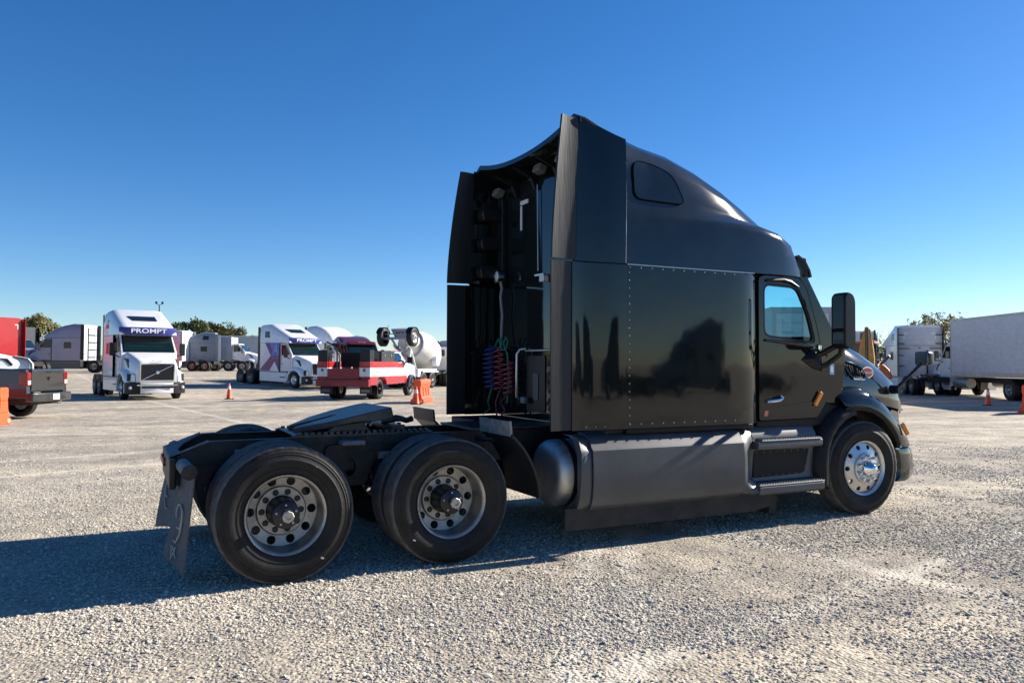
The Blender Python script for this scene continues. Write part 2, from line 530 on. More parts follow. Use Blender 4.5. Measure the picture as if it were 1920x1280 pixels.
def matched(outer, inner, n=48):
    """resample two outlines about the inner centroid so that they bridge"""
    c = (sum(p[0] for p in inner) / len(inner), sum(p[1] for p in inner) / len(inner))
    angs = sorted([math.atan2(p[1] - c[1], p[0] - c[0]) for p in outer] + [math.atan2(p[1] - c[1], p[0] - c[0]) for p in inner] + [-math.pi + 2 * math.pi * k / n for k in range(n)])
    a2 = [angs[0]]
    for a in angs:
        if a - a2[-1] > 0.004:
            a2.append(a)
    f = lambda P: [(c[0] + ray_outline(P, c, a) * math.cos(a), c[1] + ray_outline(P, c, a) * math.sin(a)) for a in a2]
    return f(outer), f(inner)

# ------------------------------------------------------------------ setting: ground, gravel
def tz(x, y):
    """the far side of the yard rises a little"""
    t = min(1.0, max(0.0, (y - 36) / 28.0))
    k = min(1.0, max(0.0, (24 - x) / 16.0))
    return 0.80 * (t * t * (3 - 2 * t)) * k

def build_ground():
    def axis(lo, hi, fine0, fine1, step):
        a = list(np.arange(fine0, fine1 + 1e-6, step))
        s = step; x = fine1
        while x < hi:
            s *= 1.35; x += s; a.append(min(x, hi))
        s = step; x = fine0
        while x > lo:
            s *= 1.35; x -= s; a.insert(0, max(x, lo))
        return a
    xs = axis(-2500, 2500, -26, 46, 2.0); ys = axis(-2500, 2500, -14, 80, 2.0)
    v = [(x, y, tz(x, y)) for y in ys for x in xs]
    nx = len(xs)
    f = [(j * nx + i, j * nx + i + 1, (j + 1) * nx + i + 1, (j + 1) * nx + i) for j in range(len(ys) - 1) for i in range(nx - 1)]
    mb = MB().add(v, f)
    mb.build('ground', M['ground'], kind='structure', smooth=60)['label'] = 'pale crushed limestone lot with faint wheel tracks'
build_ground()

def build_gravel():
    rng = np.random.default_rng(3)
    N = 330000
    a = R(63.61) + (rng.random(N) - 0.5) * R(74)
    u = rng.random(N)
    r0, r1, pw = 2.6, 19.0, 0.75
    r = (r0 ** pw + u * (r1 ** pw - r0 ** pw)) ** (1 / pw)
    x = CAM.x + r * np.cos(a); y = CAM.y + r * np.sin(a)
    def vnoise(s, seed):
        g = np.random.default_rng(seed).random((64, 64))
        fx, fy = (x + 40) * s, (y + 40) * s
        i, j = np.floor(fx).astype(int), np.floor(fy).astype(int)
        tx, ty = fx - i, fy - j
        tx = tx * tx * (3 - 2 * tx); ty = ty * ty * (3 - 2 * ty)
        q = lambda a_, b_: g[a_ % 64, b_ % 64]
        return (q(i, j) * (1 - tx) + q(i + 1, j) * tx) * (1 - ty) + (q(i, j + 1) * (1 - tx) + q(i + 1, j + 1) * tx) * ty
    dens = 0.55 * vnoise(0.7, 1) + 0.3 * vnoise(2.2, 2) + 0.15 * vnoise(6, 4)
    keep = rng.random(N) < np.clip((dens - 0.34) * 3.4, 0.05, 1)
    x, y, r = x[keep], y[keep], r[keep]; n = len(x)
    size = 0.0042 * np.exp(rng.normal(0, 0.45, n)) + 0.0022
    size = np.clip(size, 0.003, 0.019)
    me = bpy.data.meshes.new('gravel')
    me.vertices.add(n)
    co = np.stack([x, y, size * 0.25], 1)
    me.vertices.foreach_set('co', co.ravel())
    at = me.attributes.new('sc', 'FLOAT_VECTOR', 'POINT')
    sc = np.stack([size * (0.9 + 0.9 * rng.random(n)), size * (0.8 + 0.6 * rng.random(n)), size * (0.35 + 0.35 * rng.random(n))], 1)
    at.data.foreach_set('vector', sc.ravel())
    ar = me.attributes.new('rt', 'FLOAT_VECTOR', 'POINT')
    rt = np.stack([(rng.random(n) - 0.5) * 1.2, (rng.random(n) - 0.5) * 1.2, rng.random(n) * 6.28], 1)
    ar.data.foreach_set('vector', rt.ravel())
    o = bpy.data.objects.new('gravel', me)
    COL.objects.link(o)
    o['kind'] = 'stuff'; o['label'] = 'loose limestone chips strewn over the lot'
    ng = bpy.data.node_groups.new('scatter', 'GeometryNodeTree')
    ng.interface.new_socket('Geometry', in_out='INPUT', socket_type='NodeSocketGeometry')
    ng.interface.new_socket('Geometry', in_out='OUTPUT', socket_type='NodeSocketGeometry')
    gi = ng.nodes.new('NodeGroupInput'); go = ng.nodes.new('NodeGroupOutput')
    ico = ng.nodes.new('GeometryNodeMeshIcoSphere')
    ico.inputs['Radius'].default_value = 1.0; ico.inputs['Subdivisions'].default_value = 1
    ns = ng.nodes.new('GeometryNodeInputNamedAttribute'); ns.data_type = 'FLOAT_VECTOR'; ns.inputs['Name'].default_value = 'sc'
    nr = ng.nodes.new('GeometryNodeInputNamedAttribute'); nr.data_type = 'FLOAT_VECTOR'; nr.inputs['Name'].default_value = 'rt'
    inst = ng.nodes.new('GeometryNodeInstanceOnPoints')
    sm = ng.nodes.new('GeometryNodeSetMaterial'); sm.inputs['Material'].default_value = M['stone']
    L = ng.links.new
    L(ico.outputs['Mesh'], sm.inputs['Geometry'])
    L(gi.outputs[0], inst.inputs['Points'])
    L(sm.outputs['Geometry'], inst.inputs['Instance'])
    L(nr.outputs['Attribute'], inst.inputs['Rotation'])
    L(ns.outputs['Attribute'], inst.inputs['Scale'])
    L(inst.outputs['Instances'], go.inputs[0])
    md = o.modifiers.new('scatter', 'NODES'); md.node_group = ng
build_gravel()

# ================================================================== wheels
def tyre_mesh(Rr=0.51, w=0.275, seg=64, tread=True, rim_r=0.292):
    """lathe about y, outward = -y (outer sidewall at y=0, inner at y=w)"""
    mb = MB()
    prof = [(0.030, rim_r - 0.012), (0.018, rim_r), (0.006, rim_r + 0.035), (0.000, rim_r + 0.050), (-0.002, rim_r + 0.056), (0.001, rim_r + 0.060), (-0.006, rim_r + 0.085), (-0.009, rim_r + 0.092), (-0.009, rim_r + 0.118), (-0.005, rim_r + 0.122),
            (-0.002, rim_r + 0.140), (0.003, rim_r + 0.152), (0.000, rim_r + 0.157), (0.006, Rr - 0.050), (0.004, Rr - 0.044), (0.014, Rr - 0.030), (0.020, Rr - 0.016), (0.026, Rr - 0.006), (0.036, Rr)]
    nb = 5
    ww = w - 0.072
    for k in range(nb):
        a = 0.036 + ww * k / nb; b = 0.036 + ww * (k + 1) / nb
        if k > 0:
            prof += [(a + 0.004, Rr - 0.014), (a + 0.009, Rr + 0.001)]
        prof += [(b - 0.003, Rr + 0.001)]
        if k < nb - 1:
            prof += [(b, Rr - 0.014)]
    prof += [(w - 0.036, Rr), (w - 0.02, Rr - 0.02), (w, Rr - 0.07), (w, rim_r + 0.03), (w - 0.02, rim_r)]
    mb.lathe(prof, (0, 0, 0), 'y', seg)
    return mb

def holed_annulus(mb, r0, r1, rc, rh, n, yfun, thick=0.015, m=20):
    """disc between r0 and r1 with n round holes on circle rc; yfun(r) gives depth"""
    for k in range(n):
        a0 = 2 * math.pi * (k - 0.5) / n; a1 = 2 * math.pi * (k + 0.5) / n; ac = 2 * math.pi * k / n
        out = [(r0 * math.cos(a0 + (a1 - a0) * t / 6), r0 * math.sin(a0 + (a1 - a0) * t / 6)) for t in range(7)][::-1]
        out = [(r1 * math.cos(a0 + (a1 - a0) * t / 6), r1 * math.sin(a0 + (a1 - a0) * t / 6)) for t in range(7)] + out
        c = (rc * math.cos(ac), rc * math.sin(ac))
        angs = [math.atan2(p[1] - c[1], p[0] - c[0]) for p in out] + [2 * math.pi * j / m - math.pi for j in range(m)]
        angs = sorted(angs); a2 = [angs[0]]
        for a in angs:
            if a - a2[-1] > 0.01:
                a2.append(a)
        def Y(p):
            return yfun(math.hypot(*p))
        O = []; I = []; I2 = []
        for a in a2:
            d_ = ray_outline(out, c, a)
            p = (c[0] + d_ * math.cos(a), c[1] + d_ * math.sin(a)); q = (c[0] + rh * math.cos(a), c[1] + rh * math.sin(a))
            O.append((p[0], Y(p), p[1])); I.append((q[0], Y(q), q[1])); I2.append((q[0], Y(q) + thick, q[1]))
        mb.loft([O, I, I2], cap=False)

TY = tyre_mesh(seg=144).build('tyre', 'tyre').data
# notched shoulder lugs
for v in TY.vertices:
    r_ = math.hypot(v.co.x, v.co.z)
    if 0.485 < r_ < 0.506 and v.co.y < 0.05:
        k_ = round((math.atan2(v.co.z, v.co.x) % (2 * math.pi)) / (2 * math.pi) * 144)
        if k_ % 4 == 0:
            f_ = (r_ - 0.0035) / r_
            v.co.x *= f_; v.co.z *= f_; v.co.y += 0.004
# tread faces get the dusty tread material
TY.materials.append(M['tread'])
for p in TY.polygons:
    c = p.center
    if math.hypot(c.x, c.z) > 0.49 and 0.02 < c.y < 0.26:
        p.material_index = 1
bpy.data.objects.remove([o for o in bpy.data.objects if o.data == TY][0])

def make_mesh(mb, name, m, smooth=40):
    o = mb.build(name, m, smooth=smooth)
    me = o.data
    bpy.data.objects.remove(o)
    return me

# rear (deep dish) rim, outward = -y, flange plane y=0.02
def rear_rim():
    mb = MB()
    mb.lathe([(0.03, 0.275), (0.010, 0.285), (0.004, 0.297), (0.010, 0.300), (0.022, 0.292), (0.04, 0.280), (0.09, 0.276), (0.15, 0.272), (0.20, 0.270), (0.223, 0.268)], (0, 0, 0), 'y', 56)
    yf = lambda r: 0.223 + 0.012 * (1 - (r - 0.19) / 0.078) if r < 0.268 else 0.223
    holed_annulus(mb, 0.190, 0.268, 0.230, 0.0335, 10, yf, 0.03)
    mb.lathe([(0.235, 0.190), (0.238, 0.187), (0.218, 0.183), (0.214, 0.179)], (0, 0, 0), 'y', 56)
    holed_annulus(mb, 0.095, 0.179, 0.146, 0.024, 10, lambda r: 0.214, 0.02)
    return mb
def front_rim():
    mb = MB()
    mb.lathe([(0.03, 0.275), (0.010, 0.285), (0.004, 0.297), (0.010, 0.300), (0.022, 0.292), (0.045, 0.280)], (0, 0, 0), 'y', 56)
    yf = lambda r: 0.045 - 0.035 * (1 - (r - 0.17) / 0.11)
    holed_annulus(mb, 0.165, 0.280, 0.232, 0.026, 10, yf, 0.03)
    mb.lathe([(0.010, 0.165), (-0.012, 0.16), (-0.018, 0.15), (-0.018, 0.05)], (0, 0, 0), 'y', 40)
    return mb
RIM_R = make_mesh(rear_rim(), 'rim', 'rim')
RIM_F = make_mesh(front_rim(), 'rim', 'rimbright')
HUB_R = make_mesh(MB().lathe([(0.222, 0.118), (0.205, 0.118), (0.200, 0.113), (0.15, 0.110), (0.06, 0.106), (0.03, 0.104), (0.015, 0.098), (0.0, 0.06), (-0.005, 0.04), (-0.05, 0.038), (-0.055, 0.03)], (0, 0, 0), 'y', 28, cap=True), 'hub', 'hub')
HUBEND = make_mesh(MB().lathe([(-0.045, 0.044), (-0.075, 0.044), (-0.078, 0.040), (-0.078, 0.022), (-0.066, 0.020), (-0.066, 0.001)], (0, 0, 0), 'y', 8), 'hub_end', 'rim', 20)
NUT = make_mesh(MB().lathe([(0.0, 0.017), (-0.026, 0.016), (-0.032, 0.010), (-0.034, 0.001)], (0, 0, 0), 'y', 6), 'lug_nut', 'chrome', 25)
DNUT = make_mesh(MB().lathe([(0.0, 0.015), (-0.012, 0.014), (-0.014, 0.001)], (0, 0, 0), 'y', 6), 'lug_nut', 'hub', 25)
FHUB = make_mesh(MB().lathe([(-0.018, 0.088), (-0.05, 0.085), (-0.075, 0.070), (-0.085, 0.06), (-0.11, 0.055), (-0.125, 0.04), (-0.13, 0.001)], (0, 0, 0), 'y', 28), 'hub_cap', 'chrome')

def main_wheel(parent, x, y, side, rim='rear', steer=0.0, full=True):
    """side -1: outer face towards -y"""
    t = put('tyre', TY, parent)
    t.location = (x, y, 0.508)
    t.rotation_euler = (0, random.uniform(0, 6.28) * 0, steer if side < 0 else math.pi + steer)
    if rim == 'rear':
        put('rim', RIM_R, t)
        h = put('hub', HUB_R, t); put('hub_end', HUBEND, t)
        if full:
            for k in range(10):
                a = 2 * math.pi * (k + 0.0) / 10
                n = put('lug_nut', DNUT, t); n.location = (0.146 * math.cos(a), 0.224, 0.146 * math.sin(a)); n.scale = (1.4, 1, 1.4)
            for k in range(5):
                a = 2 * math.pi * (k + 0.3) / 5
                b_ = put('hub_bolt', DNUT, t); b_.location = (0.075 * math.cos(a), 0.010, 0.075 * math.sin(a)); b_.scale = (0.6, 1, 0.6)
                b_.material_slots[0].link = 'OBJECT'; b_.material_slots[0].material = M['steel']
    elif rim == 'front':
        put('rim', RIM_F, t); put('hub_cap', FHUB, t)
        for k in range(10):
            a = 2 * math.pi * (k + 0.5) / 10
            n = put('lug_nut', NUT, t); n.location = (0.132 * math.cos(a), -0.018, 0.132 * math.sin(a)); n.scale = (1.25, 1.5, 1.25)
    else:
        put('rim', RIM_R, t)
    return t
# ================================================================== MAIN TRUCK
T = thing('semi_tractor', 'glossy black sleeper semi tractor without trailer, filling the right half, in front of everything', 'semi truck')
RA, FA = -6.183, -4.863     # tandem axle positions, steer axle at x=0

for ax in (RA, FA):
    for sd in (-1, 1):
        main_wheel(T, ax, sd * 1.205, sd, 'rear', full=(sd < 0))
        main_wheel(T, ax, sd * 0.865, sd, 'inner')
    MB().tube([(ax, -1.0, 0.508), (ax, 1.0, 0.508)], 0.075, 14).build('axle', 'frame', T)
    MB().sphere((ax, 0, 0.52), 0.23, 16, 10, (1, 0.8, 1)).build('differential', 'frame', T)
main_wheel(T, 0.0, -1.195, -1, 'front', steer=R(-3))
main_wheel(T, 0.0, 1.195, 1, 'front', steer=R(-3))
MB().box(-0.06, 0.06, -0.95, 0.95, 0.38, 0.50).build('front_axle', 'frame', T, bevel=0.01)
MB().tube([(-4.7, 0, 0.55), (-1.6, 0, 0.68)], 0.06, 12).build('drive_shaft', 'frame', T)
# tyre date mark
for ax, an in ((RA, -52), (FA, -140)):
    m_ = MB().obox((ax + 0.43 * math.cos(R(an)), -1.214, 0.508 + 0.43 * math.sin(R(an))), (0.022, 0.008, 0.010), (0, R(20), 0)).build('tyre_mark', 'tape', T)

# frame rails: C channel side profile, tapered at the rear
rail = [(-6.905, 0.66), (-6.905, 0.885), (-6.86, 0.915), (-6.645, 1.0), (-6.55, 1.003), (0.9, 1.003), (0.9, 0.76), (-2.2, 0.74), (-5.0, 0.72), (-6.5, 0.70), (-6.6, 0.66)]
for sd in (-1, 1):
    mb = MB().prism(rail, 'y', sd * 0.43, sd * 0.42)
    top = [(-6.645, 1.0), (0.9, 1.003), (0.9, 0.995), (-6.645, 0.992)]
    mb.prism(top, 'y', sd * 0.418, sd * 0.34)
    mb.prism([(-6.9, 0.885), (-6.645, 1.0), (-6.645, 0.992), (-6.9, 0.877)], 'y', sd * 0.418, sd * 0.34)
    mb.build('frame_rail', 'frame', T)
# rear crossmember with rounded cut
out = [(-0.62, 0.90), (0.62, 0.90), (0.62, 0.80), (0.36, 0.66), (-0.36, 0.66), (-0.62, 0.80)]
MB().box(-6.955, -6.907, -0.60, 0.60, 0.66, 0.885).build('rear_crossmember', 'frame', T, bevel=0.012)
MB().prism([(-0.43, 0.0), (0.43, 0.0), (0.43, 0.12), (0.33, 0.12), (0.25, 0.075), (-0.25, 0.075), (-0.33, 0.12), (-0.43, 0.12)], 'z', 0, 0.02)
cp = [(-6.95, -0.43), (-6.95, 0.43), (-6.66, 0.43), (-6.66, 0.36), (-6.80, 0.30), (-6.85, 0.18), (-6.86, 0.0), (-6.85, -0.18), (-6.80, -0.30), (-6.66, -0.36), (-6.66, -0.43)]
o = MB().prism(cp, 'z', 0.0, 0.012).build('end_gusset', 'dustgrey', T)
o.location = (0, 0, 0.0)
for v in o.data.vertices:
    v.co.z += 0.887 + max(0, (v.co.x + 6.86)) * 0.55
for x_ in (-5.52, -4.2, -3.0, -1.5):
    MB().box(x_ - 0.06, x_ + 0.06, -0.418, 0.418, 0.78, 0.94).build('crossmember', 'frame', T, bevel=0.01)
# bolts along the rail
for x_ in np.arange(-6.4, -4.0, 0.18):
    o = put('rail_bolt', DNUT, T); o.location = (x_, -0.431, 0.80 + 0.1 * (int(x_ * 10) % 2))
for yy in (0.30, 0.20, -0.05):
    MB().lathe([(0.0, 0.038), (-0.018, 0.036), (-0.024, 0.02), (-0.026, 0.001)], (-6.956, yy + 0.12, 0.80), 'x', 14).build('tail_light', 'redlens', T)
# mud flap hangers and flaps
for sd in (-1, 1):
    hx = -6.86
    MB().tube([(hx, sd * 0.60, 0.845), (hx + 0.02, sd * 1.00, 0.835)], 0.052, 14).build('flap_hanger', 'dustgrey', T)
    MB().lathe([(0, 0.058), (0.008, 0.058), (0.010, 0.001)], (hx + 0.02, sd * 1.0, 0.835), 'y', 8, sgn=sd).build('hanger_cap', 'frame', T, smooth=20)
    L = []
    for k in range(9):
        t = k / 8; z_ = 0.79 - 0.70 * t
        line = []
        for j in range(7):
            q = j / 6
            yy = sd * (0.53 + 0.46 * q)
            xi = hx - 0.01 - 0.12 * t ** 1.2; xo = hx + 0.05 - 0.06 * t ** 2
            if sd > 0:
                xi, xo = xo, xi
            xx = xi + (xo - xi) * q - 0.02 * math.sin(math.pi * t) * q + 0.005 * math.sin(q * 7 + t * 4) * t
            line.append((xx, yy, z_ + 0.07 * (1 - q) * t * t))
        L.append(line)
    fl = MB().grid(L).build('mud_flap', 'flap', T)
    sol = fl.modifiers.new('solid', 'SOLIDIFY'); sol.thickness = 0.012
    def fp(q, z_):
        t = (0.79 - z_) / 0.70
        xi = hx - 0.01 - 0.12 * t ** 1.2; xo = hx + 0.05 - 0.06 * t ** 2
        if sd > 0:
            xi, xo = xo, xi
        return (xi + (xo - xi) * q - 0.02 * math.sin(math.pi * t) * q + 0.005 * math.sin(q * 7 + t * 4) * t - 0.012, sd * (0.53 + 0.46 * q), z_)
    lg = MB().tube([fp(0.36, 0.47), fp(0.30, 0.52), fp(0.36, 0.56), fp(0.52, 0.57), fp(0.66, 0.53), fp(0.70, 0.46), fp(0.62, 0.40), fp(0.48, 0.40)], 0.007, 6)
    lg.tube([fp(0.70, 0.46), fp(0.66, 0.36), fp(0.52, 0.29), fp(0.40, 0.30)], 0.007, 6)
    lg.build('flap_mark', 'greyprint', fl)
    if sd < 0:
        x_, y_, z_ = fp(0.5, 0.22)
        text('flap_lettering', 'JX', 0.12, 'greyprint', fl, (x_ - 0.006, y_, z_), (R(90), 0, R(-90 + 15)))
# suspension hangers
for sd in (-1, 1):
    hg = round_poly([(-5.72, 0.93), (-5.32, 0.93), (-5.30, 0.86), (-5.38, 0.58), (-5.66, 0.58), (-5.74, 0.86)], 0.05)
    hole = [(-5.52 + 0.05 * math.cos(2 * math.pi * k / 16), 0.74 + 0.08 * math.sin(2 * math.pi * k / 16)) for k in range(16)]
    A, B = matched(hg, hole)
    MB().frame_poly(A, B, 'y', sd * 0.445, sd * 0.475).build('suspension_hanger', 'frame', T)
    MB().box(-5.62, -5.42, sd * 0.45, sd * 0.60, 0.935, 0.975).build('hanger_bracket', 'dustgrey', T, bevel=0.01)
    for ax in (RA, FA):
        MB().lathe([(0, 0.13), (0.05, 0.15), (0.12, 0.15), (0.18, 0.12)], (ax - 0.32, sd * 0.48, 0.58), 'z', 16, cap=True).build('air_spring', 'trim', T)
        MB().tube([(ax + 0.4, sd * 0.47, 0.62), (ax, sd * 0.47, 0.42), (ax - 0.42, sd * 0.47, 0.50)], 0.04, 8).build('trailing_arm', 'frame', T)
MB().box(-5.27, -5.15, -0.475, -0.435, 0.80, 0.86).build('data_plate', 'dustgrey', T)
MB().box(-6.46, -6.34, -0.440, -0.431, 0.80, 0.93).build('rail_sticker', 'dustgrey', T)
# air tanks and clutter between the rails and the tank
MB().tube([(-4.0, 0.12, 0.62), (-3.0, 0.12, 0.62)], 0.13, 14).build('air_tank', 'frame', T)
MB().tube([(-3.9, -0.3, 0.55), (-2.5, -0.3, 0.55)], 0.12, 14).build('air_tank', 'frame', T)
MB().box(-3.6, -0.8, 0.2, 0.9, 0.35, 0.95).build('battery_box', 'trim', T, bevel=0.02)
MB().box(-1.0, 0.7, -0.38, 0.38, 0.45, 1.4).build('engine_block', 'frame', T, bevel=0.05)

# fifth wheel
pl = []
def fw(xl, yl, zl):
    a = R(-13.5); cx, cz = -5.52, 1.13
    return (cx + xl * math.cos(a) + zl * math.sin(a) * 1, yl, cz - xl * math.sin(a) + zl * math.cos(a))
plate = [(0.40, -0.43), (0.40, 0.43), (0.30, 0.46), (0.05, 0.46), (-0.18, 0.38), (-0.40, 0.17), (-0.43, 0.12), (-0.40, 0.09), (-0.05, 0.045), (0.0, 0.0), (-0.05, -0.045), (-0.40, -0.09), (-0.43, -0.12), (-0.40, -0.17), (-0.18, -0.38), (0.05, -0.46), (0.30, -0.46)]
mb = MB()
n = len(plate)
def fz(x_):   # the plate's front edge droops a little
    return -0.012 * max(0, (x_ - 0.2) / 0.2) ** 2
v = [fw(p[0], p[1], 0.035 + fz(p[0])) for p in plate] + [fw(p[0], p[1], -0.02 if p[0] < 0.2 else -0.075) for p in plate]
mb.add(v, [tuple(range(n)), tuple(range(2 * n - 1, n - 1, -1))] + [(i, i + n, (i + 1) % n + n, (i + 1) % n) for i in range(n)])
FW = mb.build('fifth_wheel_plate', 'grease', T, bevel=0.012)
for sd in (-1, 1):
    MB().prism([(-5.72, 1.02), (-5.30, 1.02), (-5.40, 1.14), (-5.47, 1.16), (-5.58, 1.13)], 'y', sd * 0.30, sd * 0.36).build('pivot_bracket', 'grease', FW, bevel=0.01)
    # toothed slide rail
    MB().box(-6.0, -4.75, sd * 0.36, sd * 0.425, 1.004, 1.02).build('slide_rail', 'grease', T)
    sr = MB()
    for k in range(22):
        sr.box(-5.95 + 0.054 * k, -5.92 + 0.054 * k, sd * 0.37, sd * 0.42, 1.02, 1.042)
    sr.build('slide_rail_teeth', 'grease', T, smooth=0, kind='stuff')
MB().box(-5.98, -5.92, -0.42, 0.42, 1.006, 1.03).build('slide_crossbar', 'grease', T, bevel=0.01)
MB().box(-5.10, -4.98, -0.34, 0.34, 1.02, 1.07).build('slide_crossbar', 'grease', T, bevel=0.01)
MB().tube([(-5.12, -0.05, 1.09), (-4.98, -0.08, 1.12), (-4.94, -0.10, 1.115), (-4.90, -0.14, 1.10), (-4.86, -0.18, 1.12)], [0.03, 0.035, 0.028, 0.026, 0.03], 10).build('release_handle', 'grease', T)

# quarter fenders in front of the forward drive tyres
for sd in (-1, 1):
    L = []
    for k in range(19):
        a = R(46 - 48 * k / 18)
        rr = 0.72 + 0.05 * (k / 18)
        L.append([(FA + rr * math.cos(a) * 1.02, sd * (0.60 + 0.63 * j / 4), 0.508 + rr * math.sin(a)) for j in range(5)])
    q = MB().grid(L).build('quarter_fender', 'rubber_trim', T)
    s_ = q.modifiers.new('solid', 'SOLIDIFY'); s_.thickness = 0.02
    # dust-grey riser at the top end
    L = [[(-4.352 - 0.012 * (k_ / 3) ** 2, sd * (0.60 + 0.63 * j / 4), 1.02 + 0.125 * k_ / 3) for j in range(5)] for k_ in range(4)]
    q2 = MB().grid(L).build('fender_riser', 'dustgrey' if sd < 0 else 'frame', q)
    s_ = q2.modifiers.new('solid', 'SOLIDIFY'); s_.thickness = 0.02
    MB().tube([(-4.30, sd * 0.43, 0.93), (-4.28, sd * 0.75, 0.95)], 0.025, 8).build('fender_bracket', 'frame', q)
# deck plate behind the cab
MB().box(-4.35, -3.3, -0.415, 0.415, 1.008, 1.03).build('deck_plate', 'grease', T, bevel=0.004)
MB().box(-3.95, -3.4, 0.45, 1.10, 0.94, 1.04).build('deck_step', 'trim', T, bevel=0.01)
# tank on the right with rounded end, straps
def tank(sd):
    prof = [(0.0, 0.001), (0.003, 0.10), (0.008, 0.20), (0.02, 0.252), (0.045, 0.285), (0.075, 0.300), (0.10, 0.305), (2.0, 0.305)]
    MB().lathe(prof, (-3.83, sd * 0.845, 0.635), 'x', 40).build('fuel_tank', 'alu', T)
tank(-1); tank(1)
for sd in (-1, 1):
    MB().lathe([(0, 0.312), (0.05, 0.312)], (-3.68, sd * 0.845, 0.635), 'x', 40).build('tank_strap', 'trim', T)

# side fairing over the tank
prof = [(1.00, 0.995), (1.12, 0.985), (1.185, 0.955), (1.225, 0.885), (1.252, 0.858), (1.262, 0.72), (1.262, 0.58), (1.25, 0.47), (1.228, 0.40), (1.19, 0.352), (1.12, 0.335)]
for sd in (-1, 1):
    def ring(x_, k=1.0, dz=0.0):
        return [(x_, sd * (p[0] - (1 - k) * 0.3), p[1] + dz) for p in prof]
    mb = MB().grid([ring(-3.555), ring(-2.9), ring(-2.2), ring(-1.812)])
    f_ = mb.build('tank_fairing', 'greyfair', T)
    s_ = f_.modifiers.new('solid', 'SOLIDIFY'); s_.thickness = 0.02; s_.offset = 1 if sd < 0 else -1
    # flared rear lip, waisted at the middle
    L = []
    for i, p in enumerate(prof):
        t = i / (len(prof) - 1)
        w = 0.04 + 0.045 * math.exp(-((t - 0.05) / 0.30) ** 2) + 0.03 * math.exp(-((t - 1.0) / 0.35) ** 2)
        fl_ = 0.5 + 0.5 * math.cos(math.pi * min(1, t * 1.15))
        L.append([(-3.562, sd * (p[0] - 0.001), p[1]), (-3.562 - w * 0.5, sd * (p[0] + 0.008 * fl_), p[1]), (-3.562 - w, sd * (p[0] + 0.030 * fl_ - 0.01 * t), p[1] - 0.01 * t), (-3.672, sd * (p[0] + 0.05 * fl_ - 0.03 * t), p[1] - 0.03 * t), (-3.676, sd * (p[0] - 0.06), p[1] - 0.03 * t)])
    l_ = MB().grid(L).build('fairing_lip', 'greyfair', T)
    s_ = l_.modifiers.new('solid', 'SOLIDIFY'); s_.thickness = 0.012
    # skirt
    MB().prism([(-3.79, 0.36), (-3.79, 0.165), (-1.62, 0.165), (-1.34, 0.21), (-1.34, 0.35)], 'y', sd * 1.165, sd * 1.185).build('fairing_skirt', 'skirt', T)
    MB().obox((-1.27, sd * 1.0, 0.20), (0.10, 0.22, 0.20), (0, R(8), 0)).build('skirt_bracket', 'skirt', T, bevel=0.01)

# step fairing between tank fairing and front wheel
for sd in (-1, 1):
    pr = [(0.90, 1.06), (1.02, 1.045), (1.10, 1.00), (1.155, 0.915), (1.165, 0.865), (1.245, 0.862), (1.25, 0.85), (1.25, 0.80), (1.235, 0.785), (1.125, 0.775), (1.115, 0.50), (1.125, 0.45), (1.26, 0.42), (1.27, 0.41), (1.27, 0.345), (1.24, 0.325), (0.95, 0.325), (0.90, 0.35)]
    mb = MB()
    mb.loft([[(x_, sd * p[0], p[1]) for p in pr] for x_ in (-1.60, -1.2, -0.8, -0.705)])
    mb.build('step_fairing', 'greyfair', T, bevel=0.008)
    # bulged column joining the tank fairing to the steps
    full = [(1.00, 0.995), (1.12, 0.985), (1.185, 0.955), (1.225, 0.885), (1.252, 0.858), (1.262, 0.72), (1.262, 0.58), (1.25, 0.47), (1.228, 0.40), (1.19, 0.352), (1.12, 0.335)]
    tgt = [(0.98, 1.04), (1.07, 1.01), (1.13, 0.955), (1.16, 0.87), (1.15, 0.80), (1.125, 0.70), (1.12, 0.60), (1.125, 0.50), (1.24, 0.42), (1.265, 0.36), (1.20, 0.328)]
    L = []
    for t in (0, 0.12, 0.35, 0.6, 0.82, 1.0):
        e = t * t * (3 - 2 * t)
        L.append([(-1.795 + 0.21 * t, sd * (a[0] * (1 - e) + b[0] * e + 0.012 * math.sin(math.pi * t)), a[1] * (1 - e) + b[1] * e) for a, b in zip(full, tgt)])
    c_ = MB().grid(L).build('fairing_column', 'greyfair', T)
    s_ = c_.modifiers.new('solid', 'SOLIDIFY'); s_.thickness = 0.012
    MB().prism(round_poly([(-1.545, 0.765), (-0.775, 0.755), (-0.85, 0.50), (-1.56, 0.485)], 0.03), 'y', sd * 1.11, sd * 1.128).build('step_panel', 'trim', T)
    for zt, x0, x1, yy in ((0.862, -1.55, -0.72, 1.20), (0.42, -1.60, -0.70, 1.215)):
        tr = MB().box(x0, x1, sd * (yy - 0.055), sd * (yy + 0.052), zt + 0.002, zt + 0.014).build('step_tread', 'steel', T, bevel=0.003)
        te = MB()
        for k in range(int((x1 - x0) / 0.035)):
            te.obox((x0 + 0.02 + 0.035 * k, sd * (yy - 0.0), zt + 0.018), (0.018, 0.095, 0.018), (0, R(20), 0))
        te.build('tread_teeth', 'alu', tr, smooth=0, kind='stuff')
    rv = MB()
    for k in range(8):
        rv.sphere((-1.51 + 0.095 * k, sd * 1.129, 0.742), 0.004, 6, 4); rv.sphere((-1.52 + 0.092 * k, sd * 1.129, 0.507), 0.004, 6, 4)
    rv.build('panel_rivets', 'steel', T, kind='stuff')

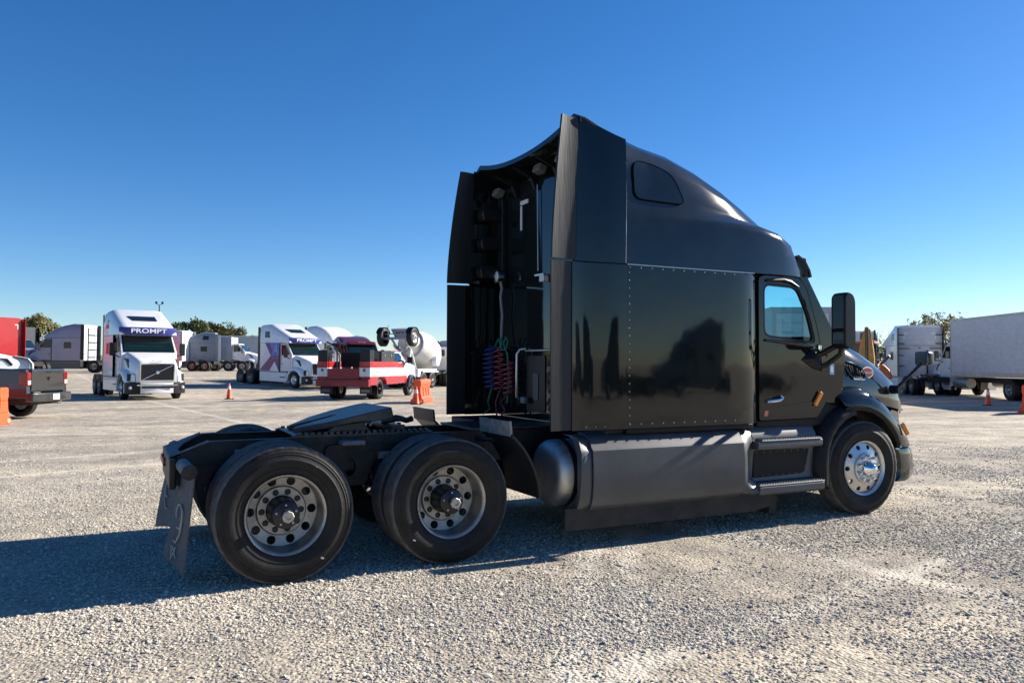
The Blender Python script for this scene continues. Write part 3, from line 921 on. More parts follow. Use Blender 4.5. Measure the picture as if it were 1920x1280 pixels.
# sleeper box: plan outline extruded
def plan(x0, x1, w, r, n=5):
    P = [(x0, -w)]
    for k in range(n + 1):
        a = R(-90 + 90 * k / n)
        P.append((x1 - r + r * math.cos(a), -w + r + r * math.sin(a)))
    for k in range(n + 1):
        a = R(90 * k / n)
        P.append((x1 - r + r * math.cos(a), w - r + r * math.sin(a)))
    P.append((x0, w))
    return P
for sd in (-1, 1):
    pts = [(-3.165, 1.218), (-2.6, 1.224), (-2.0, 1.222), (-1.80, 1.215), (-1.72, 1.205), (-1.66, 1.193), (-1.60, 1.175), (-1.55, 1.152), (-1.515, 1.132), (-1.495, 1.112), (-1.488, 1.09), (-1.488, 1.05), (-1.60, 1.05), (-1.75, 1.13), (-3.165, 1.15)]
    o = MB().prism([(p[0], sd * p[1]) for p in pts], 'z', 1.045, 2.548).build('sleeper_wall', 'paint', T)
    SLP = SLP if sd > 0 else o
rv = MB()
for x_ in np.arange(-3.13, -1.8, 0.125):
    rv.sphere((x_, -1.224, 2.525), 0.0075, 6, 4); rv.sphere((x_, -1.224, 1.085), 0.0075, 6, 4)
for z_ in np.arange(1.09, 2.52, 0.073):
    rv.sphere((-3.135, -1.222, z_), 0.0075, 6, 4)
for z_ in np.arange(1.09, 1.9, 0.19):
    rv.sphere((-3.195, -1.222, z_), 0.006, 6, 4); rv.sphere((-3.72, -1.20, z_ * 0.7 + 0.4), 0.006, 6, 4)
for x_ in (-3.6, -3.5, -3.4, -3.3):
    rv.sphere((x_, -1.222, 1.075), 0.006, 6, 4)
rv.build('rivets', 'steel', SLP, kind='stuff')
MB().box(-3.15, -1.62, -1.20, 1.20, 0.995, 1.043).build('sleeper_sill', 'trim', T, bevel=0.01)
MB().box(-3.345, -1.60, -1.14, 1.14, 1.00, 1.03).build('sleeper_floor', 'dark_in', T)
# back wall of the sleeper, lower and upper panels
MB().box(-3.335, -3.30, -1.15, 1.15, 1.04, 2.5505).build('back_wall', 'paint', T)
MB().box(-3.335, -3.30, -1.13, 1.13, 2.552, 3.66).build('back_wall', 'paint', T)
# rear side fairing panels (lower), concave between sleeper wall and extender
for sd in (-1, 1):
    L = []
    for z_ in (1.045, 1.2, 1.5, 1.9, 2.3, 2.544):
        k = 1 - abs(z_ - 1.8) / 0.9
        L.append([(x_, sd * y_, z_) for x_, y_ in ((-3.168, 1.219), (-3.28, 1.221), (-3.40, 1.214), (-3.50, 1.200), (-3.60, 1.192), (-3.68, 1.196), (-3.742, 1.206))])
    p_ = MB().grid(L).build('side_fairing', 'paint', T)
    s_ = p_.modifiers.new('solid', 'SOLIDIFY'); s_.thickness = 0.022; s_.offset = 0
    # upper rear fairing panel with slanted top edge
    L = []
    for t in (0, 0.15, 0.35, 0.55, 0.75, 0.9, 1.0):
        row = []
        for x_, y_, zt in ((-3.178, 1.217, 3.715), (-3.30, 1.218, 3.745), (-3.42, 1.212, 3.785), (-3.55, 1.202, 3.835), (-3.65, 1.200, 3.86), (-3.70, 1.200, 3.87)):
            z_ = 2.5525 + (zt - 2.5525) * t
            lean = max(0, (z_ - 2.556)) / 1.28
            row.append((x_ + 0.035 * lean, sd * (y_ - 0.055 * lean ** 2.2), z_))
        L.append(row)
    p_ = MB().grid(L).build('roof_side_fairing', 'paint', T)
    s_ = p_.modifiers.new('solid', 'SOLIDIFY'); s_.thickness = 0.022; s_.offset = 0
    MB().box(-3.70, -3.17, sd * 1.155, sd * 1.183, 2.53, 2.565).build('seam_light_stop', 'flat', T)  # black strip added to keep sky light from showing through the seam
    # extenders
    L = []
    for z_ in (1.05, 1.5, 2.0, 2.542):
        L.append([(x_, sd * y_, z_) for x_, y_ in ((-3.745, 1.200), (-3.80, 1.204), (-3.86, 1.210), (-3.92, 1.216), (-3.962, 1.222))])
    p_ = MB().grid(L).build('lower_extender', 'rubber_trim', T)
    s_ = p_.modifiers.new('solid', 'SOLIDIFY'); s_.thickness = 0.02; s_.offset = 0
    L = []
    for k in range(9):
        t = k / 8; z_ = 2.562 + (3.845 - 2.562) * t
        q0 = -3.695 + 0.045 * t; q1 = -3.962 + 0.137 * t ** 1.5
        L.append([(q0 + (q1 - q0) * q, sd * (1.198 - 0.05 * t ** 2 + 0.035 * q * q * (1 - 0.3 * t)), z_ + 0.015 * t * q) for q in (0, 0.2, 0.4, 0.6, 0.8, 1.0)])
    p_ = MB().grid(L).build('upper_extender', 'rubber_trim', T)
    s_ = p_.modifiers.new('solid', 'SOLIDIFY'); s_.thickness = 0.022; s_.offset = 0

# roof: lower brow shell + upper dome
ST = [  # x, half width base, shelf z, dome half width, crest z
    (-3.175, 1.217, 3.04, 1.150, 3.770), (-2.85, 1.220, 3.05, 1.130, 3.765), (-2.50, 1.220, 3.055, 1.100, 3.715), (-2.12, 1.215, 3.06, 1.05, 3.610), (-1.77, 1.205, 3.06, 0.99, 3.470),
    (-1.45, 1.19, 3.05, 0.93, 3.315), (-1.16, 1.155, 3.00, 0.86, 3.185), (-0.97, 1.12, 2.92, 0.80, 3.035)]
def roof_ring(x_, w, zs, dw, zc):
    hk = max(0.02, zc - zs)
    e = min(1.0, max(0.0, (x_ + 3.0) / 1.0))    # shelf depth grows forward
    P = [(w + 0.004, 2.556), (w - 0.006, 2.75), (w - 0.022, zs - 0.10), (w - 0.036, zs - 0.03), (w - 0.05 - 0.02 * e, zs + 0.005), (dw + 0.03, zs + 0.02 * e + hk * 0.08), (dw + 0.01, zs + hk * 0.30), (dw - 0.03, zs + hk * 0.62), (dw - 0.075, zs + hk * 0.84), (dw - 0.16, zs + hk * 0.95), (dw - 0.36, zs + hk * 1.0), (0.30, zc + 0.0)]
    if e < 0.05:
        P = [(w + 0.004, 2.556), (w - 0.004, 2.75), (w - 0.010, 2.9), (w - 0.015, 3.0), (w - 0.018, 3.06), (w - 0.024, zs + hk * 0.15), (w - 0.036, zs + hk * 0.40), (w - 0.05, zs + hk * 0.68), (w - 0.075, zs + hk * 0.88), (w - 0.13, zs + hk * 0.975), (dw - 0.40, zs + hk * 1.0), (0.30, zc + 0.01)]
    R_ = [(x_, -a, b) for a, b in P] + [(x_, a, b) for a, b in P[::-1]]
    return R_
rings = [roof_ring(*s) for s in ST]
# nose of the roof: brow continues to the visor
def brow_ring(x_, w, zc, zb):
    h = zc - zb
    P = [(w, zb), (w - 0.004, zb + 0.25 * h), (w - 0.02, zb + 0.5 * h), (w - 0.05, zb + 0.68 * h), (w - 0.10, zb + 0.80 * h), (w - 0.16, zb + 0.88 * h), (w - 0.22, zb + 0.92 * h), (w - 0.30, zb + 0.955 * h), (w - 0.38, zb + 0.975 * h), (w - 0.50, zb + 0.99 * h), (w - 0.7, zb + h), (0.25, zb + h * 1.01)]
    return [(x_, -a, b) for a, b in P] + [(x_, a, b) for a, b in P[::-1]]
rings += [brow_ring(-0.87, 1.085, 2.905, 2.572), brow_ring(-0.76, 1.04, 2.825, 2.58), brow_ring(-0.66, 0.98, 2.735, 2.59), brow_ring(-0.58, 0.90, 2.67, 2.60)]
for rg in rings:      # the lower edge of the brow rises over the door towards the front
    for k in (0, -1):
        x_, y_, z_ = rg[k]
        if x_ > -1.6 and x_ < -0.95:
            rg[k] = (x_, y_, 2.556 + 0.02 * (x_ + 1.6))
ROOF = MB().loft(rings, cap=False, closed=False).build('roof_fairing', 'paint_dust', T, smooth=55)
s_ = ROOF.modifiers.new('solid', 'SOLIDIFY'); s_.thickness = 0.02
# rear top edge of the roof: sagging lip with ribs beneath, seen from behind
L = []
for k in range(21):
    y_ = -1.17 + 2.34 * k / 20
    a_ = abs(y_)
    zt = 3.79 + 0.13 * min(1, a_ / 1.05) ** 2.2 - (max(0, a_ - 1.05) / 0.12) * 0.055
    zr = 3.755 + 0.018 * min(1, a_ / 1.0) ** 2 - (max(0, a_ - 1.05) / 0.12) * 0.05
    L.append([(-3.165, y_, zr), (-3.40, y_, zr * 0.45 + zt * 0.55 - 0.012), (-3.58, y_, zt), (-3.63, y_, zt + 0.006), (-3.635, y_, zt - 0.045)])
lip = MB().grid(L).build('roof_trailing_edge', 'paint_dust', T)
s_ = lip.modifiers.new('solid', 'SOLIDIFY'); s_.thickness = 0.02
for y_ in (-0.75, -0.3, 0.2, 0.65):
    MB().prism([(-3.63, 3.71), (-3.34, 3.69), (-3.34, 3.50), (-3.37, 3.50), (-3.42, 3.62)], 'y', y_ - 0.02, y_ + 0.02).build('roof_rib', 'trim', lip, bevel=0.005)
for y_, zc_ in ((0.95, 3.60), (-0.05, 3.66), (-0.52, 3.66)):
    MB().obox((-3.44, y_, zc_), (0.10, 0.16, 0.09), (0, R(20), 0)).build('roof_bracket', 'flap', lip, bevel=0.02)
# window in the roof side
wo = round_poly([(-3.045, 3.545), (-2.80, 3.555), (-2.53, 3.475), (-2.395, 3.185), (-3.055, 3.175)], 0.10, 4)
def roof_side_y(x_, z_):
    # interpolate the shell's half width
    for a, b in zip(ST[:-1], ST[1:]):
        if a[0] <= x_ <= b[0]:
            t = (x_ - a[0]) / (b[0] - a[0])
            ra, rb = roof_ring(*a)[:12], roof_ring(*b)[:12]
            pts = [(-(p[1] * (1 - t) + q[1] * t), p[2] * (1 - t) + q[2] * t) for p, q in zip(ra, rb)]
            for p, q in zip(pts[:-1], pts[1:]):
                if p[1] <= z_ <= q[1]:
                    u = (z_ - p[1]) / (q[1] - p[1])
                    return p[0] * (1 - u) + q[0] * u
    return 1.2
for sd in (-1, 1):
    c = (-2.75, 3.36)
    Lr = []
    for s in (0.02, 0.35, 0.7, 1.0):
        Lr.append([(c[0] + (p[0] - c[0]) * s, sd * (roof_side_y(c[0] + (p[0] - c[0]) * s, c[1] + (p[1] - c[1]) * s) + 0.012), c[1] + (p[1] - c[1]) * s) for p in wo])
    MB().loft(Lr, cap=False).build('roof_window', 'darkglass' if 0 else 'paint', T)
    ed = [(p[0], sd * (roof_side_y(p[0], p[1]) + 0.012), p[1]) for p in wo]
    MB().tube(ed + [ed[0]], 0.0045, 6, cap=False).build('roof_window_seal', 'flat', T)
# vertical joint between rear fairing and roof
MB().tube([(-3.176, -1.223, 2.56), (-3.170, -1.222, 2.9), (-3.162, -1.212, 3.2), (-3.150, -1.19, 3.5), (-3.145, -1.165, 3.68)], 0.004, 6).build('roof_joint', 'steel', T)
MB().box(-3.16, -1.62, -1.229, -1.222, 2.546, 2.554).build('roof_seam', 'steel', T)
# sun visor over the windshield
L = []
for k in range(15):
    y_ = -1.04 + 2.08 * k / 14
    b_ = 0.30 * (abs(y_) / 1.04) ** 2.5
    L.append([(-0.60 - b_ * 0.7, y_, 2.82 - 0.02 * b_), (-0.50 - b_ * 0.7, y_, 2.76), (-0.43 - b_ * 0.7, y_, 2.66), (-0.405 - b_ * 0.7, y_, 2.585)])
vz = MB().grid(L).build('sun_visor', 'paint_dust', T)
s_ = vz.modifiers.new('solid', 'SOLIDIFY'); s_.thickness = 0.02
MB().prism([(-0.84, 2.80), (-0.70, 2.78), (-0.66, 2.58), (-0.78, 2.62)], 'y', -1.035, -1.02).build('visor_bracket', 'trim', T)

# ---------------- cab
door_o = [(-1.475, 1.065), (-1.475, 2.525), (-1.40, 2.552), (-0.90, 2.545), (-0.805, 2.44), (-0.665, 2.06), (-0.605, 1.82), (-0.50, 1.70), (-0.505, 1.26), (-0.66, 1.075)]
win_o = round_poly([(-1.415, 1.925), (-1.415, 2.475), (-0.925, 2.46), (-0.76, 2.16), (-0.665, 1.855)], 0.085, 4)
for sd in (-1, 1):
    A, B = matched(round_poly(door_o, 0.03, 2), win_o, 40)
    D = MB().frame_poly(A, B, 'y', sd * 1.135, sd * 1.075).build('door', 'paint', T, bevel=0.006)
    cx, cz = -1.05, 2.18
    fr_o = [(cx + (p[0] - cx) * 1.0, cz + (p[1] - cz) * 1.0) for p in win_o]
    fr_i = [(cx + (p[0] - cx) * 0.925, cz + (p[1] - cz) * 0.925) for p in win_o]
    MB().frame_poly(fr_o, fr_i, 'y', sd * 1.128, sd * 1.095).build('window_seal', 'blk', D)
    gl_ = MB().prism([(cx + (p[0] - cx) * 0.93, cz + (p[1] - cz) * 0.93) for p in win_o], 'y', sd * 1.112, sd * 1.106).build('door_window', 'glass', D, smooth=0)
    MB().tube([(-1.40, sd * 1.145, 1.885), (-1.15, sd * 1.148, 1.872), (-0.80, sd * 1.148, 1.835), (-0.62, sd * 1.14, 1.80)], [0.012, 0.022, 0.02, 0.006], 8).build('window_sill', 'paint_dust', D)
    # handle: recess and chrome pull
    MB().prism(round_poly([(-1.30, 1.30), (-1.17, 1.325), (-1.15, 1.29), (-1.165, 1.245), (-1.29, 1.24)], 0.02), 'y', sd * 1.136, sd * 1.140).build('handle_recess', 'trim', D)
    MB().tube([(-1.385, sd * 1.15, 1.258), (-1.33, sd * 1.168, 1.262), (-1.24, sd * 1.168, 1.268), (-1.19, sd * 1.165, 1.28), (-1.175, sd * 1.160, 1.30), (-1.19, sd * 1.145, 1.315)], [0.018, 0.02, 0.019, 0.016, 0.012, 0.006], 8).build('door_handle', 'chrome', D)
    MB().prism([(-1.415, 1.105), (-1.36, 1.108), (-1.355, 1.16), (-1.40, 1.165)], 'y', sd * 1.136, sd * 1.138).build('warning_sticker', 'sticker_red', D)
    # crease trim along the lower door
    MB().prism([(-1.24, 1.205), (-0.74, 1.215), (-0.73, 1.245), (-0.80, 1.240)], 'y', sd * 1.136, sd * 1.148).build('door_crease', 'paint_dust', D, bevel=0.004)
    am = MB().obox((-0.665, sd * 1.155, 1.275), (0.05, 0.03, 0.17), (0, R(36), 0)).build('turn_signal', 'amber', T, bevel=0.01)
    # A pillar from the roof to the cowl
    ap = [(-0.92, 2.56), (-0.78, 2.575), (-0.56, 2.24), (-0.34, 1.92), (-0.30, 1.80), (-0.48, 1.72), (-0.59, 1.83), (-0.65, 2.06), (-0.79, 2.44), (-0.885, 2.55)]
    MB().loft([[(p[0], sd * 1.125, p[1]) for p in ap], [(p[0] + 0.02, sd * 1.06, p[1]) for p in ap]]).build('a_pillar', 'paint', T, bevel=0.012)
    # cowl panel in front of the door
    cw = [(-0.495, 1.80), (-0.20, 1.80), (-0.24, 1.42), (-0.29, 1.22), (-0.50, 1.22)]
    MB().prism(cw, 'y', sd * 1.12, sd * 1.04).build('cowl_panel', 'paint', T, bevel=0.008)
    MB().box(-0.452, -0.385, sd * 1.121, sd * 1.1225, 1.53, 1.645).build('cowl_sticker', 'sticker_blue', T)
    MB().box(-0.44, -0.40, sd * 1.1228, sd * 1.1233, 1.555, 1.62).build('sticker_print', 'wtext', T)
    # lower cab body under the door
    MB().prism([(-1.49, 1.06), (-0.67, 1.07), (-0.51, 1.22), (-0.30, 1.20), (-0.35, 1.04), (-0.68, 0.98), (-1.49, 1.00)], 'y', sd * 1.115, sd * 0.90).build('cab_sill', 'trim', T, bevel=0.01)
    # B pillar filler
    MB().box(-1.486, -1.478, sd * 1.04, sd * 1.105, 1.045, 2.55).build('door_gap', 'trim', T)
    MB().tube([(-1.38, sd * 1.14, 2.50), (-1.15, sd * 1.155, 2.515), (-1.05, sd * 1.15, 2.50), (-0.92, sd * 1.14, 2.455)], [0.015, 0.02, 0.018, 0.006], 8).build('window_deflector', 'blk', D)
# cab roof liner, floor, firewall, dash, seats, wheel
MB().box(-1.6, -0.72, -1.05, 1.05, 2.535, 2.55).build('cab_headliner', 'dark_in', T)
MB().box(-1.75, -0.3, -1.04, 1.04, 1.032, 1.06).build('cab_floor', 'dark_in', T)
MB().box(-0.42, -0.16, -1.03, 1.03, 1.06, 1.80).build('dashboard', 'dark_in', T, bevel=0.05)
for sd in (-1, 1):
    mb = MB().obox((-1.18, sd * 0.62, 1.50), (0.50, 0.50, 0.14), (0, 0, 0))
    mb.obox((-1.42, sd * 0.62, 1.72), (0.14, 0.48, 0.42), (0, R(-8), 0))
    mb.build('seat', 'dark_in', T, bevel=0.05)
th = [(-0.66 + 0.07 * math.sin(a) * 0, 0.62 + 0.22 * math.cos(a), 1.70 + 0.20 * math.sin(a)) for a in np.linspace(0, 2 * math.pi, 21)]
MB().tube(th, 0.016, 6, cap=False).build('steering_wheel', 'blk', T)
# windshield
L = []
for k in range(13):
    y_ = -1.06 + 2.12 * k / 12
    b_ = 0.22 * (abs(y_) / 1.06) ** 2.2
    L.append([(-0.14 - b_, y_, 1.88), (-0.36 - b_, y_, 2.24), (-0.575 - b_, y_, 2.60)])
MB().grid(L).build('windshield', 'glass', T)

# hood
HS = [(-0.285, 1.03, 1.20, 0.85, 1.915, 0.60, 1.965), (0.05, 1.01, 1.20, 0.82, 1.875, 0.58, 1.925), (0.36, 0.985, 1.20, 0.78, 1.79, 0.53, 1.845), (0.72, 0.935, 1.15, 0.72, 1.65, 0.48, 1.715), (0.94, 0.88, 1.12, 0.66, 1.545, 0.44, 1.605), (1.06, 0.83, 1.10, 0.62, 1.455, 0.42, 1.52), (1.15, 0.77, 1.08, 0.57, 1.32, 0.40, 1.38), (1.20, 0.72, 1.05, 0.54, 1.20, 0.38, 1.24)]
def hood_ring(x_, w0, z0, w1, z1, w2, z2):
    P = [(w0, z0), (w0 + 0.004, z0 + 0.10), (w0 - 0.012, z0 + 0.45 * (z1 - z0)), (w0 - 0.055, z0 + 0.70 * (z1 - z0)), (0.6 * w1 + 0.4 * w0 - 0.02, z0 + 0.90 * (z1 - z0)), (w1, z1), (w1 - 0.10, z1 + 0.55 * (z2 - z1)), (w2, z1 + 0.85 * (z2 - z1)), (0.2, z2)]
    return [(x_, -a, b) for a, b in P] + [(x_, a, b) for a, b in P[::-1]]
HOOD = MB().loft([hood_ring(*h) for h in HS], cap=False, closed=False).build('hood', 'paint_dust', T, smooth=60)
s_ = HOOD.modifiers.new('solid', 'SOLIDIFY'); s_.thickness = 0.015
MB().box(1.08, 1.19, -0.60, 0.60, 0.55, 1.22).build('radiator_grille', 'grille', T, bevel=0.03)
MB().box(-0.30, -0.27, -1.0, 1.0, 1.1, 1.85).build('firewall', 'dark_in', T)
def hood_y(x_, z_):
    for a, b in zip(HS[:-1], HS[1:]):
        if a[0] <= x_ <= b[0]:
            t = (x_ - a[0]) / (b[0] - a[0])
            ra, rb = hood_ring(*a)[:9], hood_ring(*b)[:9]
            pts = [(-(p[1] * (1 - t) + q[1] * t), p[2] * (1 - t) + q[2] * t) for p, q in zip(ra, rb)]
            for p, q in zip(pts[:-1], pts[1:]):
                if p[1] <= z_ <= q[1]:
                    u = (z_ - p[1]) / (q[1] - p[1])
                    return p[0] * (1 - u) + q[0] * u
    return 0.9
for sd in (-1, 1):
    vo = round_poly([(-0.10, 1.69), (0.20, 1.625), (0.275, 1.55), (0.255, 1.475), (0.02, 1.485)], 0.05, 3)
    c = (0.10, 1.57)
    Lr = [[(c[0] + (p[0] - c[0]) * s, sd * (hood_y(c[0] + (p[0] - c[0]) * s, c[1] + (p[1] - c[1]) * s) + 0.006), c[1] + (p[1] - c[1]) * s) for p in vo] for s in (0.02, 0.5, 1.0)]
    V = MB().loft(Lr, cap=False).build('hood_vent', 'trim', T)
    ed = [(p[0], sd * (hood_y(p[0], p[1]) + 0.008), p[1]) for p in vo]
    MB().tube(ed + [ed[0]], 0.011, 6, cap=False).build('vent_frame', 'paint', V)
    lo_ = [e for e in ed if e[2] < 1.52 or e[0] < -0.04]
    low = sorted([e for e in ed if e[2] < 1.50], key=lambda e: e[0])
    if len(low) > 1:
        MB().tube([(e[0], e[1] + sd * 0.006, e[2] - 0.008) for e in low], 0.009, 6).build('vent_trim', 'chrome', V)
    sl = MB()
    for k in range(9):
        xx = -0.06 + 0.035 * k
        sl.tube([(xx, sd * (hood_y(xx, 1.50) + 0.008), 1.505), (xx - 0.01, sd * (hood_y(xx, 1.62) + 0.008), 1.655 - 0.2 * max(0, xx))], 0.004, 4)
    sl  .build('vent_mesh', 'flat', V, kind='stuff')
    # oval badge
    bx, bz = 0.325, 1.548
    bo = [(bx + 0.098 * math.cos(2 * math.pi * k / 24), bz + 0.066 * math.sin(2 * math.pi * k / 24)) for k in range(24)]
    by = hood_y(bx, bz) + 0.012
    Bd = MB().loft([[(p[0], sd * (by - 0.02), p[1]) for p in bo], [(p[0], sd * (by + 0.004 + 0.15 * 0), p[1]) for p in bo]]).build('badge', 'chrome', T)
    MB().prism([(bx + (p[0] - bx) * 0.86, bz + (p[1] - bz) * 0.82) for p in bo], 'y', sd * by, sd * (by + 0.008)).build('badge_enamel', 'badge', Bd)
    text('badge_lettering', 'Peterbilt', 0.042, 'wtext', Bd, (bx, sd * (by + 0.0095), bz), (R(90), 0, 0 if sd < 0 else R(180)), extrude=0.001, shear=0.15)

# front fenders
for sd in (-1, 1):
    def lines(k):
        return [(p[0], sd * p[1], p[2]) for p in k]
    T0 = [(-0.36, 1.02, 1.33), (-0.22, 1.015, 1.385), (0.0, 0.985, 1.415), (0.20, 0.965, 1.385), (0.40, 0.93, 1.30), (0.62, 0.895, 1.17), (0.85, 0.85, 0.98), (1.03, 0.80, 0.82), (1.14, 0.75, 0.70)]
    T1 = [(-0.355, 1.10, 1.315), (-0.22, 1.105, 1.372), (0.0, 1.10, 1.395), (0.20, 1.095, 1.345), (0.40, 1.08, 1.235), (0.62, 1.06, 1.085), (0.84, 1.03, 0.91), (1.00, 0.98, 0.775), (1.08, 0.94, 0.69)]
    T2 = [(-0.345, 1.17, 1.27), (-0.22, 1.185, 1.315), (0.0, 1.195, 1.325), (0.18, 1.195, 1.275), (0.36, 1.19, 1.17), (0.54, 1.175, 1.025), (0.72, 1.14, 0.87), (0.86, 1.10, 0.755), (0.93, 1.07, 0.69)]
    T3 = [(-0.30, 1.20, 1.165), (-0.20, 1.215, 1.185), (-0.02, 1.225, 1.175), (0.14, 1.225, 1.14), (0.29, 1.22, 1.065), (0.42, 1.205, 0.97), (0.54, 1.18, 0.86), (0.62, 1.155, 0.755), (0.645, 1.14, 0.69)]
    T4 = [(-0.29, 1.195, 1.12), (-0.19, 1.205, 1.14), (-0.03, 1.215, 1.135), (0.12, 1.215, 1.105), (0.26, 1.21, 1.035), (0.385, 1.19, 0.945), (0.50, 1.165, 0.845), (0.585, 1.14, 0.745), (0.61, 1.125, 0.69)]
    T5 = [(p[0], p[1] - 0.35, p[2]) for p in T4]
    FD = MB().grid([lines(T0), lines(T1), lines(T2), lines(T3)]).build('front_fender', 'paint_dust', T, smooth=70)
    s_ = FD.modifiers.new('solid', 'SOLIDIFY'); s_.thickness = 0.012
    ss = FD.modifiers.new('sub', 'SUBSURF'); ss.levels = 1; ss.render_levels = 2
    FL = MB().grid([lines(T3), lines(T4), lines(T5)]).build('wheel_arch_lip', 'trim', FD, smooth=60)
    s_ = FL.modifiers.new('solid', 'SOLIDIFY'); s_.thickness = 0.012
    MB().obox((0.715, sd * 1.148, 0.905), (0.05, 0.03, 0.15), (0, R(-28), sd * R(18))).build('side_marker', 'amber', FD, bevel=0.012)
    # headlamp wedge
    hl = [(0.78, 0.88, 1.05), (1.00, 0.84, 1.22), (1.16, 0.72, 1.22), (1.20, 0.70, 0.98), (1.10, 0.80, 0.86)]
    MB().loft([[(p[0], sd * p[1], p[2]) for p in hl], [(p[0] - 0.1, sd * (p[1] - 0.2), p[2]) for p in hl]]).build('headlight', 'darkglass', T, bevel=0.01)
    # black rear half of the arch, fixed to the cab
    O = [(-0.72, 0.34), (-0.735, 0.60), (-0.70, 0.82), (-0.62, 0.98), (-0.50, 1.10), (-0.36, 1.185), (-0.22, 1.205), (-0.15, 1.17)]
    I = [(-0.585, 0.34), (-0.595, 0.58), (-0.57, 0.76), (-0.51, 0.89), (-0.42, 0.99), (-0.32, 1.06), (-0.22, 1.10), (-0.15, 1.11)]
    Lm = [(o_[0] * 0.5 + i_[0] * 0.5, o_[1] * 0.5 + i_[1] * 0.5) for o_, i_ in zip(O, I)]
    AR = MB().grid([[(p[0], sd * 1.04, p[1]) for p in O], [(p[0] + 0.02, sd * 1.15, p[1] - 0.01) for p in O], [(p[0], sd * 1.205, p[1]) for p in Lm], [(p[0], sd * 1.215, p[1]) for p in I], [(p[0] + 0.02, sd * 1.20, p[1] - 0.02) for p in I], [(p[0] + 0.02, sd * 0.85, p[1] - 0.02) for p in I]])
    AR = AR.build('rear_arch', 'trim', T, smooth=60)
    s_ = AR.modifiers.new('solid', 'SOLIDIFY'); s_.thickness = 0.012
# bumper
bo = [(0.645, -1.135), (0.80, -1.12), (0.98, -1.04), (1.10, -0.92), (1.20, -0.70), (1.27, -0.35), (1.29, 0), (1.27, 0.35), (1.20, 0.70), (1.10, 0.92), (0.98, 1.04), (0.80, 1.12), (0.645, 1.135)]
def bring(z_, k):
    return [(p[0] + k, p[1], z_) for p in bo] + [(p[0] - 0.10, p[1] * 0.93, z_) for p in bo[::-1]]
MB().loft([bring(0.315, -0.06), bring(0.36, 0.0), bring(0.48, 0.015), bring(0.60, 0.0), bring(0.665, -0.03), bring(0.68, -0.05)]).build('bumper', 'paint_dust', T, smooth=35)
MB().box(0.60, 0.92, -0.88, 0.88, 0.42, 0.78).build('bumper_core', 'trim', T, bevel=0.02)

# side mirrors
for sd in (-1, 1):
    mo = round_poly([(-0.705, 1.835), (-0.70, 2.34), (-0.66, 2.385), (-0.585, 2.365), (-0.55, 2.30), (-0.55, 1.86), (-0.59, 1.80), (-0.65, 1.795)], 0.05, 3)
    cxm = -0.63
    rings = []
    # local frame of the head: facing back, turned slightly outwards
    def mp_(p, q, k):
        return (p[0] * 1.0 + 0.0, sd * (1.47 + q + (p[0] - cxm) * 0.55 * -1), cxm * 0 + p[1])
    for q, k in ((-0.092, 0.55), (-0.08, 0.85), (-0.045, 1.0), (0.045, 1.0), (0.08, 0.85), (0.092, 0.55)):
        rings.append([((cxm + (p[0] - cxm) * (0.75 + 0.25 * k) ), sd * (1.455 + q), 2.09 + (p[1] - 2.09) * (0.93 + 0.07 * k)) for p in mo])
    MH = MB().loft(rings).build('side_mirror', 'blk', T, smooth=50)
    MB().obox((-0.702, sd * 1.455, 2.18), (0.012, 0.13, 0.34), (0, R(1), 0)).build('mirror_glass', 'mirror', MH)
    MB().obox((-0.702, sd * 1.455, 1.91), (0.012, 0.13, 0.12), (0, R(1), 0)).build('mirror_glass', 'mirror', MH)
    MB().tube([(-0.70, sd * 1.14, 1.735), (-0.66, sd * 1.22, 1.76), (-0.60, sd * 1.33, 1.83), (-0.61, sd * 1.42, 1.90)], [0.035, 0.032, 0.03, 0.03], 8).build('mirror_arm', 'blk', MH)
    MB().tube([(-0.66, sd * 1.14, 1.61), (-0.60, sd * 1.22, 1.64), (-0.55, sd * 1.34, 1.74), (-0.60, sd * 1.42, 1.84)], [0.03, 0.028, 0.026, 0.026], 8).build('mirror_arm', 'blk', MH)
    MB().loft([[(-0.90, sd * 1.137, 1.685), (-0.75, sd * 1.137, 1.80), (-0.60, sd * 1.137, 1.80), (-0.58, sd * 1.137, 1.56), (-0.70, sd * 1.137, 1.585)], [(-0.76, sd * 1.185, 1.69), (-0.73, sd * 1.19, 1.76), (-0.64, sd * 1.19, 1.76), (-0.63, sd * 1.19, 1.60), (-0.70, sd * 1.19, 1.61)]]).build('mirror_bracket', 'blk', MH, bevel=0.008)
    MB().lathe([(0, 0.02), (0.04, 0.02), (0.05, 0.01)], (-0.635, sd * 1.15, 1.80), 'z', 10, cap=True).build('mirror_bolt', 'chrome', MH)
    # hood mirror on a stalk
    HM = MB().tube([(0.80, sd * 0.955, 1.36), (0.83, sd * 1.0, 1.40), (0.92, sd * 1.07, 1.52), (1.00, sd * 1.12, 1.62), (1.03, sd * 1.15, 1.66)], 0.018, 8).build('hood_mirror_stalk', 'blk', T)
    MB().lathe([(0, 0.055), (0.06, 0.05), (0.11, 0.04)], (0.78, sd * 0.93, 1.35), 'y', 12, sgn=sd, cap=True).build('stalk_base', 'blk', HM)
    ho = rrect(-0.095, 0.095, -0.082, 0.082, 0.03, 3)
    def hmr(off, k):
        a = R(-3) * -sd
        return [(1.05 + off * math.cos(a) + p[0] * k * -math.sin(a) * 1 , sd * 1.15 + (off * math.sin(a) + p[0] * k * math.cos(a)), 1.712 + p[1] * k) for p in ho]
    MB().loft([hmr(-0.03, 0.97), hmr(0.0, 1.0), hmr(0.05, 0.9), hmr(0.085, 0.55)]).build('hood_mirror', 'blk', HM, smooth=45)
    MB().loft([hmr(-0.034, 0.88), hmr(-0.036, 0.87)]).build('hood_mirror_glass', 'mirror', HM)

